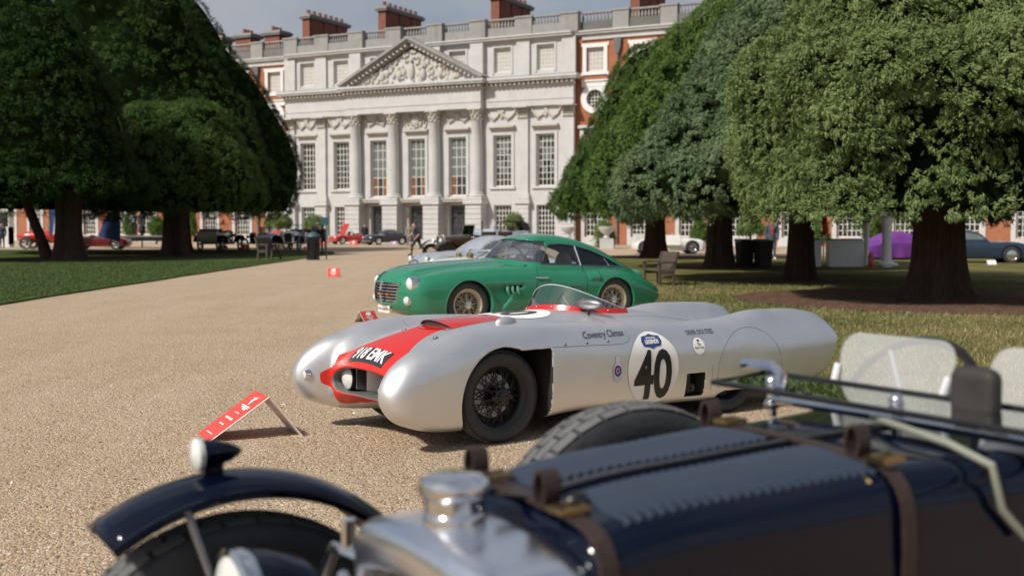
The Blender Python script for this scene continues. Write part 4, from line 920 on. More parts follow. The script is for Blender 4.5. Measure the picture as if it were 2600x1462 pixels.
sw = [o for o in lot.children if o.name.startswith('steering_wheel')][0]; sw.rotation_euler = (0, R_(-25), 0)
b = MB()
for k in range(3): a = k * 2.094 + .5; b.cyl((0, 0, 0), (0, math.cos(a) * .17, math.sin(a) * .17), .006, n=6)
b.build('steering_spokes', MT['alu'], sw)
s = MB().ell((-1.62, -.2, .52), (.12, .24, .28), 14, 8).ell((-1.42, -.2, .36), (.26, .24, .08), 14, 8); s.build('seat', cmat('dark_green_leather', (.03, .04, .035), .5), lot, True)
q = up(-1.10, .30); MB().cyl(q, q + Vector((-.01, 0, .05)), .010, .006, 10).build('mirror_stalk', MT['black'], lot, True)
mo = MB().ell((0, 0, 0), (.034, .125, .044), 20, 10).build('mirror', MT['steel'], lot, True); mo.location = q + Vector((-.01, 0, .078)); mo.rotation_euler = (0, R_(10), R_(15))
MB().ell((-.022, 0, 0), (.014, .115, .036), 18, 8).build('mirror_glass', MT['black'], mo, True)
MB().box(-1.2, .25, -.28, .28, .12, .16).build('undertray', MT['black'], lot)

# ================================================================== the green coupe
PG, PTH, PWB = (-.985, 16.93, 0), 30, 2.54
K1, K2 = 2.44 / 2.54, .93
def kx(x): return np.where(x < -PWB, -2.44 + (x + PWB) * .80, np.where(x < 0, x * K1, x * K2))
def ux(x): return -PWB + (x + 2.44) / .80 if x < -2.44 else (x / K1 if x < 0 else x / K2)
peg = thing('coupe_car', 'green two-door fastback coupe with chrome grille and cream wire wheels', 'car'); place(peg, PG, PTH)
PC = [(1.0, .70), (.9, .80), (.75, .87), (.5, .915), (.1, .945), (-.4, .97), (-.9, .98), (-1.6, .95), (-2.2, .90), (-2.7, .80), (-3.0, .68), (-3.2, .55), (-3.4, .36)]
PF = [(1.0, .52), (.85, .66), (.65, .75), (.4, .81), (.1, .85), (-.4, .88), (-1.0, .885), (-1.6, .86), (-2.1, .83), (-2.5, .80), (-2.85, .70), (-3.1, .57), (-3.3, .42)]
PR = [(-.55, .98), (-.95, 1.22), (-1.15, 1.325), (-1.35, 1.36), (-1.6, 1.352), (-1.9, 1.30), (-2.2, 1.205), (-2.45, 1.09), (-2.65, .96), (-2.85, .82)]
def peg_outer(x, y, z):
    ay = np.abs(y); x = kx(x)
    top = smax(sp(x, PC) - .30 * ay**2 - 1.3 * np.maximum(ay - .36, 0)**2, sp(x, PF) - 2.6 * (ay - .57)**2, .06)
    wd = sp(x, [(1.0, .62), (.8, .71), (.4, .765), (-.5, .785), (-1.3, .785), (-2.0, .79), (-2.6, .77), (-3.0, .70), (-3.35, .58)]) - .55 * np.maximum(.45 - z, 0)**2 - .5 * np.maximum(z - .55, 0)**2
    zb = sp(x, [(1.0, .30), (.8, .22), (.5, .18), (-.4, .17), (-2.6, .18), (-3.0, .24), (-3.35, .34)])
    f = smax(smax(z - top, ay - wd, .13), zb - z, .07)
    f = smax(f, (x - (.97 - .42 * ay**2 - .9 * (z - .52)**2)) * .85, .12); f = smax(f, (-3.36 + .35 * ay**2 + .5 * (z - .4)**2 - x) * .85, .10)
    ww = .725 - .05 - .52 * np.maximum(z - .86, 0) - .10 * np.maximum(-1.9 - x, 0)
    c = smax(z - (sp(x, PR) - .17 * ay**2 - .9 * np.maximum(ay - .42, 0)**2), ay - ww, .07); c = np.maximum(c, .6 - z)
    c = smax(c, (x + .64 + 1.30 * ay**2 + .95 * (z - .98)) * .62, .05); c = np.maximum(c, -2.95 - x)
    return smin(f, c, .05)
SW = [(-1.215, .905), (-1.41, 1.19), (-1.62, 1.205), (-1.9, 1.165), (-2.16, 1.09), (-2.40, .985), (-2.60, .855)]
def peg_win(x, y, z):
    ay = np.abs(y); x = kx(x)
    side = np.maximum(poly2(x, z, SW), .32 - ay)
    wsn = np.maximum(np.maximum(ay - (.665 - .42 * (z - .95)), np.maximum(.995 - .16 * ay**2 - z, z - 1.272 + .14 * ay**2)), np.maximum(-1.36 - x + 0 * z, x + .3)); wsn = np.maximum(wsn, -(x + 1.30 + 0 * z) * .0 - 9 + 0 * x) if False else wsn
    rear = np.maximum(np.maximum(ay - (.47 - .5 * (z - .95)), np.maximum(.93 - z, z - 1.17)), x + 2.28)
    return side, wsn, rear
def peg_f(x, y, z):
    o = peg_outer(x, y, z); inner = np.maximum(o + .045, .50 - z); inner = np.maximum(np.maximum(inner, x + .70), -2.9 - x)
    s, w, r = peg_win(x, y, z); f = np.maximum(o, -inner); f = smax(f, -s, .008); f = smax(f, -w, .008); f = smax(f, -r, .008)
    ay = np.abs(y)
    for xc, rr in ((0, .375), (-PWB, .362)):
        f = smax(f, -np.maximum(np.hypot(x - xc, z - .33) - rr, .42 - ay), .012)
    f = smax(f, -np.maximum(poly2(x, z, [(-.30, .60), (-.88, .60), (-.80, .565), (-.45, .20), (-.35, .20)]), .755 - ay) , .05)
    gr = np.maximum(np.maximum(np.abs(z - .525) - .135, ay - (.40 + .25 * (z - .525))), .72 - x); f = smax(f, -gr, .02)
    return f
gpaint = cmat('green_gloss_paint', (.018, .21, .112), .20, var=.05, coat=.9)
V, Q, N = nets(peg_f, (-3.85, -.9, .08), (1.15, .9, 1.45), .018)
cen = V[Q].mean(1); ins = np.abs(peg_outer(*cen.T)) > .012
body = np_mesh('body', V, Q, [gpaint, MT['interior']], peg, N, np.where(ins & ~((cen[:, 2] < .62) & (np.abs(cen[:, 1]) > .70)), 1, 0))
cmat_glass = glassmat('windscreen_glass', (.85, .9, .92), .03, .9)
V, Q, N = nets(lambda x, y, z: peg_outer(x, y, z) + .018, (-3.3, -.8, .75), (-.4, .8, 1.45), .03); cen = V[Q].mean(1); s, w, r = peg_win(*cen.T)
for nm, k, lb_ in (('side_window', s < .012, None), ('windscreen', w < .012, None), ('rear_window', r < .012, None)):
    vv, qq, n2 = faces_keep(V, Q, N, k)
    if len(qq): np_mesh(nm, vv, qq, MT['glass'] if nm == 'side_window' else cmat_glass, peg, n2)
V1, Q1, N1 = nets(peg_outer, (-3.85, -.9, .08), (1.15, .9, 1.45), .035, 1); pb = BVHTree.FromPolygons(V1.tolist(), Q1.tolist())
def pside(x, z, dy=0.0): h = pb.ray_cast(Vector((x, 3, z)), Vector((0, -1, 0)))[0]; return Vector((x, (h.y if h else .7) + dy, z))
def pfront(y, z, dx=0.0): h = pb.ray_cast(Vector((3, y, z)), Vector((-1, 0, 0)))[0]; return Vector(((h.x if h else .8) + dx, y, z))
def ptop(x, y, dz=0.0): h = pb.ray_cast(Vector((x, y, 3)), Vector((0, 0, -1)))[0]; return Vector((x, y, h.z + dz))
for sx in (1, -1):
    wheel(peg, (0, sx * .655, .345), .345, .222, .15, sx, 'cream', 'cream', 'chrome', 48, 0, .15); wheel(peg, (-PWB, sx * .655, .345), .345, .222, .15, sx, 'cream', 'cream', 'chrome', 48, 0, .15)
    for xc, rr in ((0, .378), (-PWB, .365)):
        pts = [(xc + math.cos(t) * rr, .33 + math.sin(t) * rr) for t in np.linspace(-.35, math.pi + .35, 30)]
        q = [pside(x, z, -.004) for x, z in pts]; MB().tube([(p.x, p.y * sx, p.z) for p in q], .013, 7).build('wheel_arch_lip', gpaint, peg, True)
    for z, rad, nm, yy in ((.655, .098, 'headlamp', .565), (.425, .07, 'fog_lamp', .545)):
        p = pfront(yy, z, -.055); p.y *= sx
        h = MB().lathe([(rad * 1.12, -.06), (rad * 1.12, .02), (rad * 1.05, .045), (rad * .96, .05)], p, 'x', 26).build(nm, MT['chrome'], peg, True); MB().lathe([(0, .085), (rad * .5, .078), (rad * .8, .06), (rad * .98, .045)], p, 'x', 26).build('lamp_glass', MT['lens'], h, True)
    # window surround in chrome, pillar trims
    for i, (x, z0, z1, lean) in enumerate(((-1.88, .875, 1.165, .03), (-2.41, .855, .98, .10))):
        x = ux(x); a, c = pside(x, z0, .004), pside(x + (0.02 if i == 0 else .07), z1, .004); MB().tube([(a.x, a.y * sx, a.z), (c.x, c.y * sx, c.z)], .011, 6).build('window_pillar', MT['chrome'], peg, True)
    pts = SW + [SW[0]]; dense = [(ux(a[0] + (b[0] - a[0]) * t), a[1] + (b[1] - a[1]) * t) for a, b in zip(pts, pts[1:]) for t in np.linspace(0, 1, 5)[:-1]]
    q = [pside(x, z, .0) for x, z in dense]; MB().tube([(p.x, p.y * sx, p.z) for p in q], .007, 5, True).build('window_trim', MT['steel'], peg, True)
# louvres, door gaps, handle, rear scoop
for k in range(3):
    x = -.62 - k * .085; b = MB(); V = []
    for i in range(7):
        t = i / 6; z = .60 - t * .12; xx = x - t * .03 + .02 * math.sin(t * 3.1); p = pside(xx, z)
        V += [p + Vector((.028, .002, 0)), p + Vector((0, .024 * math.sin(math.pi * (.1 + .8 * t)), 0)), p + Vector((-.02, .001, 0))]
    b.add(V, [(3 * i + j, 3 * i + j + 1, 3 * i + j + 4, 3 * i + j + 3) for i in range(6) for j in range(2)]); b.build('wing_louvre', cmat('green_louvre', (.10, .33, .22), .25, coat=.8), peg, True)
dk = cmat('green_shut_line', (.008, .05, .03), .6)
for pts in ([(-1.17, .88), (-1.13, .70), (-1.07, .45), (-1.03, .20)], [(-1.98, .86), (-2.0, .70), (-1.99, .45), (-1.93, .20)], [(-1.03, .205), (-1.5, .20), (-1.93, .20)]):
    d = [(a[0] + (b[0] - a[0]) * t, a[1] + (b[1] - a[1]) * t) for a, b in zip(pts, pts[1:]) for t in np.linspace(0, 1, 8)[:-1]] + [pts[-1]]
    MB().tube([pside(x, z, -.001) for x, z in d], .0045, 5).build('door_gap', dk, peg, True)
a = pside(-1.10, .715, .02); c = pside(-1.31, .708, .02); MB().tube([a + Vector((0, -.018, 0)), a, c, c + Vector((0, -.018, 0))], .011, 7).build('door_handle', MT['chrome'], peg, True)
b = MB(); V = []
for i in range(9):
    for j in range(7):
        u, v = i / 8, j / 6; x = -2.03 - u * .24; z = .80 - v * .15 - u * .01; p = pside(x, z); V.append(p + Vector((0, .003 + .05 * math.sin(math.pi * v) * (u ** .5) * (1 if i < 8 else .0), 0)))
b.add(V, [(i * 7 + j, i * 7 + j + 1, (i + 1) * 7 + j + 1, (i + 1) * 7 + j) for i in range(8) for j in range(6)]); b.build('rear_wing_scoop', gpaint, peg, True)
# grille, plate, badge strip, wipers, mirror base, tail
gb = MB().box(.60, .70, -.46, .46, .38, .67).build('grille_backing', MT['black'], peg)
for k in range(6):
    z = .415 + k * .044; hw = .385 + .25 * (z - .525); p = [pfront(y, z, -.03) for y in np.linspace(-hw, hw, 9)]
    MB().tube(p, .0115, 6).build('grille_bar', MT['chrome'], peg, True)
p = [pfront(0, z, .006) for z in np.linspace(.36, .68, 8)]; MB().tube(p, .016, 8).build('grille_spine', MT['chrome'], peg, True)
e = [pfront(y, z, .0) for y, z in [(-.365, .39), (.365, .39), (.40, .52), (.43, .66), (0, .672), (-.43, .66), (-.40, .52)]]; MB().tube(e, .009, 6, True).build('grille_surround', MT['chrome'], peg, True)
for y in (-.13, .17): q = pfront(y, .50, -.02); MB().obox(q, (.02, .07, .026)).build('grille_badge', cmat('orange_badge', (.6, .12, .02), .4), peg)
q = pfront(-.02, .285, .03); pl = MB().obox(q, (.012, .40, .105)).build('number_plate', MT['signwhite'], peg)
Vt, Ft = text_geo('A 12390', .085, 0, 1, .001); me = bpy.data.meshes.new('plate_lettering'); me.from_pydata([(q.x + .0085, q.y + u, q.z + v) for u, v, _ in Vt], [], Ft); me.materials.append(cmat('plate_red', (.45, .03, .03), .5)); link('plate_lettering', me, pl)
MB().cyl((q.x - .01, q.y - .23, .28), (q.x - .01, q.y + .23, .28), .02, n=8).build('front_bumper_bar', MT['chrome'], peg, True)
pts = [ptop(x, 0, .004) for x in np.linspace(.80, -.60, 24)]; MB().tube(pts, .006, 6).build('bonnet_strip', MT['chrome'], peg, True)
for sy in (-1, 1):
    MB().tube([ptop(x, sy * (.33 + .08 * (x + .6)), .0) for x in np.linspace(.72, -.62, 22)], .004, 5).build('bonnet_gap', dk, peg, True)
    a = ptop(-.70, sy * .25 - .08, .02); h = pb.ray_cast(Vector((.5, sy * .25 + .12, 1.08)), Vector((-1, 0, 0)))[0]; MB().tube([a, a + Vector((0, 0, .02)), h + Vector((.012, 0, 0))], .006, 5).build('wiper', MT['black'], peg, True)
    MB().ell((-1.62, sy * .33, .58), (.26, .24, .12), 14, 8).ell((-1.86, sy * .33, .80), (.10, .23, .30), 14, 8).build('seat', cmat('tan_leather', (.30, .20, .12), .5), peg, True)
MB().lathe([(.19, 0), (.2, .01), (.19, .02)], (0, 0, 0), 'x', 26).build('steering_wheel', cmat('wood_rim', (.12, .06, .03), .4), peg, True).location = (-1.28, .33, .90)
MB().box(-1.2, -1.0, -.6, .6, .72, .90).build('dashboard', MT['interior'], peg)

# ================================================================== the dark blue vintage car in the foreground
VO, VTH = (-.132, 1.82, 0), 33
vin = thing('vintage_car', 'dark blue vintage sports car with louvred bonnet and leather straps', 'car'); place(vin, VO, VTH)
navy = cmat('navy_gloss_paint', (.0012, .0035, .013), .08, var=.1, coat=0, spec=.38)
def shell_f(x, y, z):
    ay = np.abs(y); f = smax(np.maximum(-.165 - x, x - .045 + .25 * y**2), ay - .245 + .10 * np.maximum(.6 - z, 0), .04); f = smax(f, z - (.968 - .60 * y**2), .05); f = np.maximum(f, .33 - z)
    cut = smax(np.maximum(-.012 - x, 0 * x - 9), ay - (.195 - .10 * np.maximum(.6 - z, 0)), .03); cut = smax(cut, z - (.885 - .9 * y**2), .03); return smax(f, -cut, .014)
V, Q, N = nets(shell_f, (-.22, -.32, .28), (.12, .32, 1.02), .014); np_mesh('radiator_shell', V, Q, cmat('polished_shell', (.86, .88, .92), .24, metal=1, var=.04), vin, N)
core = MB().box(-.03, -.008, -.21, .21, .32, .92).build('radiator_core', cmat('tan_mesh_core', (.17, .125, .095), .7, var=.5, vscale=120), vin)
g = MB()
for i in range(15): y = -.196 + i * .028; g.cyl((.004, y, .34), (.004, y, .885), .003, n=5)
for i in range(19): z = .35 + i * .028; g.cyl((.008, -.2, z), (.008, .2, z), .003, n=5)
g.build('stone_guard', MT['steel'], vin)
cap = MB().lathe([(0, 1.050), (.044, 1.048), (.056, 1.042), (.061, 1.030), (.058, 1.018), (.050, 1.012), (.048, .990), (.052, .985), (.052, .975), (.05, .94)], (-.045, 0, 0), 'z', 32).build('filler_cap', MT['chrome'], vin, True)
BH = [(-.1, .235), (-.4, .265), (-.8, .30), (-1.2, .35), (-1.6, .43), (-2.0, .50), (-2.6, .50), (-3.2, .40)]
BZ = [(-.1, .965), (-.25, .995), (-.6, 1.015), (-1.2, 1.03), (-1.6, 1.055), (-2.0, 1.02), (-2.6, .98), (-3.2, .85)]
def bon_f(x, y, z):
    ay = np.abs(y); f = smax(ay - sp(x, BH) + .12 * np.maximum(z - .7, 0)**2, z - (sp(x, BZ) - .12 * y**2 - .6 * np.maximum(ay - .2, 0)**2), .07); f = smax(f, np.maximum(.42 - z, np.maximum(x + .155, -3.2 - x)), .03)
    ck = np.maximum(((x + 2.0) / .50)**4 + (y / .42)**4 - 1, .5 - z) * .12; f = smax(f, -ck, .02); ds = np.maximum(np.maximum(np.abs(x + 2.05) - .40, .78 - z + .15 * ((x + 2.05) / .42)**2), ay - 2.0) ; return smax(f, -ds, .03)
V, Q, N = nets(bon_f, (-3.3, -.6, .38), (-.06, .6, 1.12), .02); cen = V[Q].mean(1)
np_mesh('body', V, Q, navy, vin, N)
V1, Q1, N1 = nets(lambda x, y, z: bon_f(x, y, z), (-3.3, -.6, .38), (-.06, .6, 1.12), .03, 1); vb = BVHTree.FromPolygons(V1.tolist(), Q1.tolist())
def vt(x, y, dz=0.0): h = vb.ray_cast(Vector((x, y, 3)), Vector((0, 0, -1)))[0]; return Vector((x, y, (h.z if h else 1.0) + dz))
def vs_(x, z, dy=0.0): h = vb.ray_cast(Vector((x, 3, z)), Vector((0, -1, 0)))[0]; return Vector((x, (h.y if h else .3) + dy, z))
MB().strap([vt(x, 0, .0) for x in np.linspace(-.13, -1.14, 16)], [(0, 0, 1)] * 16, .022, .008).build('bonnet_hinge', MT['black'], vin)
for sy in (-1, 1):
    for k in range(26):
        x = -.245 - k * .0222; y0, y1 = .045, .83 * float(sp(np.array([x]), BH)[0]); b = MB(); V = []
        for t in np.linspace(0, 1, 7):
            y = sy * (y0 + (y1 - y0) * t); p = vt(x, y); e = math.sin(math.pi * (.06 + .88 * t)) ** .35; V += [p + Vector((.0075, 0, -.001)), p + Vector((.001, 0, .008 * e)), p + Vector((-.0048, 0, .0105 * e)), p + Vector((-.0052, 0, .0))]
        b.add(V, [(4 * i + j, 4 * i + j + 1, 4 * i + j + 5, 4 * i + j + 4) for i in range(6) for j in range(3)]); b.build('bonnet_louvre', cmat('louvre_paint', (.02, .03, .05), .18, spec=1.0), vin, True)  # slats lighter than the body navy: sky reflection put into their colour
def belt(x0, slant, loops, ends):
    P, Nn = [], []
    for ang in np.linspace(141, 14, 34):                                   # wrap the belt round the bonnet section
        d = Vector((0, math.cos(R_(ang)), math.sin(R_(ang)))); c0 = Vector((x0, 0, .80)); h = vb.ray_cast(c0 + d * 2, -d)
        if h[0] is None: continue
        p = h[0] + d * .004; p.x = x0 + slant * p.y; P.append(p); Nn.append(tuple(Vector((0, h[1].y, max(h[1].z, 0)))))
    for z in np.linspace(.84, .46, 8): p = vs_(x0 + slant * .3, z, .004); P.append(p); Nn.append((0, 1, 0))
    s = MB().strap(P, Nn, .034, .006).build('leather_strap', MT['leather'], vin)
    for y in loops:
        p = vt(x0 + slant * y, y, .010); b = MB(); pts = [p + Vector((0, math.sin(t) * .013 - .004, .024 - math.cos(t) * .028)) for t in np.linspace(.25, 6.0, 15)]; nn = [(0, math.sin(t), -math.cos(t)) for t in np.linspace(.25, 6.0, 15)]
        b.strap(pts, nn, .034, .006); b.build('strap_loop', MT['leather'], s, True)
        q = vt(x0 + slant * (y + .045), y + .045, .018); MB().obox(q, (.058, .012, .010)).obox(q + Vector((0, .035, 0)), (.058, .010, .010)).obox(q + Vector((.026, .017, 0)), (.008, .04, .010)).obox(q + Vector((-.026, .017, 0)), (.008, .04, .010)).build('buckle', MT['brass'], s)
    q = vs_(x0 + slant * ends[1] - .03, .80, .01); MB().obox(q, (.07, .012, .02)).build('strap_anchor', MT['steel'], s)
belt(-.195, .08, (-.20, .06), (-.225, .205)); belt(-.83, .10, (-.265, .18), (-.285, .265))
q = vt(-.22, .10, .012); MB().ell(q, (.024, .016, .018), 10, 7).build('bonnet_stud', MT['black'], vin, True)
for y in (.0, .16): q = vs_(-.24, .80 + y * 0, .01) + Vector((-y, 0, 0)); MB().tube([q, q + Vector((0, .02, 0)), q + Vector((0, .02, -.05))], .008, 6).build('bonnet_catch', MT['steel'], vin, True)
# windscreen folded flat on the scuttle, its pillars and rods
fz = 1.072
fl = [(-1.05, -.47, fz), (-1.05, .60, fz), (-1.23, .60, fz + .012), (-1.23, -.47, fz + .012)]
fw = MB().tube(fl, .007, 7, True).build('folded_windscreen_frame', MT['black'], vin, True)
MB().add(fl, [(0, 1, 2, 3)]).build('windscreen_glass', MT['glass'], fw)
for y in (-.34, .02, .38): p = vt(-1.12, y); MB().cyl(p, (p.x, y, fz), .012, .010, 8).ell((p.x, y, fz + .012), (.018, .018, .016), 10, 6).ell((p.x, y, p.z + .03), (.02, .02, .016), 10, 6).build('screen_pillar', MT['chrome'], vin, True)
MB().tube([(-1.10, -.32, 1.045), (-1.09, .0, 1.048), (-1.09, .45, 1.045)], .010, 7).build('wiper_rod', MT['chrome'], vin, True)
MB().tube([(-1.12, -.44, fz + .045), (-1.12, -.34, fz + .05), (-1.11, -.30, fz + .03), (-1.08, -.28, fz)], .012, 7).build('screen_clamp', MT['chrome'], vin, True)
MB().tube([vt(-1.10, -.04, .02), vt(-1.03, .10, .025), vt(-1.0, .24, .022), vt(-1.0, .33, .012), vs_(-1.02, .93, .02), vs_(-1.08, .87, .02)], .008, 8).build('pale_cable', cmat('pale_green_rubber', (.26, .27, .22), .5), vin, True)
scrm, snt, sb = newmat('hazy_perspex'); sb.inputs['Base Color'].default_value = (.80, .81, .81, 1); sb.inputs['Roughness'].default_value = .2; sb.inputs['Alpha'].default_value = .55  # whitish base and alpha imitate bright sky reflected in the screens
snt.links.new(noise(snt, coords(snt), 2.5, 2).ramp(.3, .7, .20, .27).o, sb.inputs['Alpha'])
for yc in (-.185, .235):
    rr_, hw, z0, z1 = .05, .165, 1.02, 1.19; out = []
    for (cy_, cz_, a0) in ((hw - rr_, z1 - rr_, 0), (-hw + rr_, z1 - rr_, math.pi / 2)): out += [(cy_ + math.cos(a0 + t) * rr_, cz_ + math.sin(a0 + t) * rr_) for t in np.linspace(0, math.pi / 2, 7)]
    out += [(-hw + .02, z0), (hw - .02, z0)]
    sc_ = MB().prism([(-1.34 - (z - 1.02) * .25, yc + y, z) for y, z in out], (-.006, 0, 0)).build('aero_screen', scrm, vin)
    for sy in (-1, 1): MB().tube([(-1.325, yc + sy * .155, .99), (-1.33, yc + sy * .155, 1.05), (-1.355, yc + sy * .16, 1.11)], .009, 7).build('screen_bracket', cmat('pale_bracket', (.72, .72, .74), .3), sc_, True)
    MB().tube([(-1.328, yc - .15, 1.028), (-1.328, yc + .15, 1.028)], .007, 6).build('screen_rail', MT['chrome'], sc_, True)
st = MB().lathe([(.20, -.012), (.212, 0), (.20, .012), (.188, 0), (.20, -.012)], ax='x', n=30).build('steering_wheel', MT['black'], vin, True); st.location = (-1.47, -.23, .99); st.rotation_euler = (0, R_(-28), 0)
b = MB()
for k in range(4): a = k * math.pi / 2 + .6; b.cyl((0, 0, 0), (0, math.cos(a) * .2, math.sin(a) * .2), .008, n=6)
b.build('steering_spokes', MT['alu'], st)
def mbox(x, y, z): return smax(smax(np.abs(x) - .022, np.abs(y) - .052, .02), np.abs(z) - .055, .03)
V, Q, N = nets(mbox, (-.06, -.09, -.09), (.06, .09, .09), .007); mb = np_mesh('rear_view_mirror', V, Q, MT['interior'], vin, N); mb.location = (-1.17, .175, 1.115)
MB().cyl((-1.17, .175, 1.0), (-1.17, .175, 1.08), .008, n=8).build('mirror_stalk', MT['black'], vin)
MB().box(-1.56, -1.51, -.42, .42, .80, 1.0).build('dashboard', MT['interior'], vin)
MB().ell((-2.2, 0, .72), (.16, .40, .28), 16, 8).build('seat', MT['leather'], vin, True)
# wheels, mudguards, axle, spare
HZ, WR = .42, .42
for sy in (-1, 1):
    wheel(vin, (.07, sy * .74, HZ), WR, .285, .135, sy, 'black', 'black', 'chrome', 54, 0, .17, 34)
    wheel(vin, (-2.75, sy * .72, HZ), WR, .285, .135, sy, 'black', 'black', 'chrome', 54, 0, .17, 34)
    V = []; na, nw = 26, 9
    for i in range(na):
        a = R_(56 + 112 * i / (na - 1))
        for j in range(nw): v = -1 + 2 * j / (nw - 1); r = .515 - .030 * v * v - .012 * max(0, abs(v) - .8) * 5; V.append((.07 + math.cos(a) * r, sy * .75 + v * .105, HZ + math.sin(a) * r))
    b = MB().add(V, [(i * nw + j, i * nw + j + 1, (i + 1) * nw + j + 1, (i + 1) * nw + j) for i in range(na - 1) for j in range(nw - 1)]); mg = b.build('mudguard', navy, vin, True, 80)
    mg.modifiers.new('thickness', 'SOLIDIFY').thickness = .004
    for e in (-1, 1): MB().tube([(.07 + math.cos(R_(a)) * .488, sy * .75 + e * .105, HZ + math.sin(R_(a)) * .488) for a in np.linspace(56, 168, 30)], .0055, 6).build('mudguard_bead', navy, mg, True)
    for a in (75, 135): MB().tube([(.07 + math.cos(R_(a)) * .48, sy * .655, HZ + math.sin(R_(a)) * .48), (.07 + math.cos(R_(a)) * .30, sy * .60, HZ + math.sin(R_(a)) * .30), (.05, sy * .52, HZ + .04)], .009, 7).build('mudguard_stay', MT['steel'], mg, True)
    lx, ly, lz = .12, sy * .75, HZ + .515
    lm = MB().lathe([(0, -.075), (.008, -.07), (.021, -.045), (.029, -.012), (.032, .018), (.032, .024)], (lx, ly, lz + .040), 'x', 22).box(lx - .03, lx + .012, ly - .012, ly + .012, lz - .012, lz + .03).build('side_lamp', navy, vin, True, 50)
    MB().lathe([(.033, .014), (.035, .025), (.030, .030), (0, .035)], (lx, ly, lz + .040), 'x', 22).build('lamp_glass', MT['lens'], lm, True)
    MB().lathe([(0, .10), (.05, .09), (.11, .05), (.15, 0), (.15, -.05), (.10, -.06), (0, -.06)], (.06, sy * .55, HZ + .02), 'y', 24).build('front_brake_drum', navy, vin, True)
    MB().tube([(.06, sy * .56, HZ + .16), (.06, sy * .42, HZ + .2), (-.14, sy * .30, HZ + .22)], .024, 8).ell((.06, sy * .55, HZ + .18), (.035, .03, .035), 10, 7).build('shock_absorber', MT['alu'], vin, True)
    MB().tube([(.01, sy * .24, .86), (.02, sy * .33, .86), (.03, sy * .36, .80), (.03, sy * .36, .58)], .012, 8).cyl((.01, sy * .29, .86), (.01, sy * .29, .92), .014, n=8).build('lamp_bracket', MT['chrome'], vin, True)
    MB().box(-3.0, .35, sy * .30 - .03, sy * .30 + .03, .40, .50).build('chassis_rail', MT['black'], vin)
MB().tube([(.07, -.62, HZ - .02), (.07, -.4, HZ - .10), (.07, .4, HZ - .10), (.07, .62, HZ - .02)], .03, 10).build('front_axle', MT['black'], vin, True)
MB().tube([(.045, -.23, .80), (.065, 0, .70), (.045, .23, .80)], .010, 8).tube([(.05, -.23, .84), (.075, 0, .76), (.05, .23, .84)], .010, 8).build('badge_bar', MT['chrome'], vin, True)
sp_ = wheel(vin, (-.87, -.575, .60), .42, .285, .135, -1, 'black', 'black', 'chrome', 54, 0, None, 34)
MB().box(-2.2, -.5, -.78, -.48, .33, .36).build('running_board', MT['black'], vin); MB().cyl((-.87, -.45, .60), (-.87, -.60, .60), .04, n=12).cyl((-.87, -.58, .36), (-.87, -.58, .56), .02, n=8).build('spare_wheel_mount', MT['steel'], vin)
for sy in (-1, 1):
    hp = (.16, sy * .43, .745); hl = MB().lathe([(0, -.17), (.035, -.165), (.075, -.12), (.10, -.05), (.108, 0)], hp, 'x', 26).build('headlamp', navy, vin, True)
    MB().lathe([(.107, -.01), (.114, .004), (.112, .022), (.100, .028)], hp, 'x', 26).build('lamp_rim', MT['chrome'], hl, True); MB().lathe([(0, .045), (.05, .04), (.102, .022)], hp, 'x', 26).build('lamp_glass', MT['lens'], hl, True)
    MB().tube([(.14, sy * .43, .64), (.10, sy * .36, .56), (.02, sy * .30, .50)], .016, 8).build('lamp_stem', MT['chrome'], vin, True)

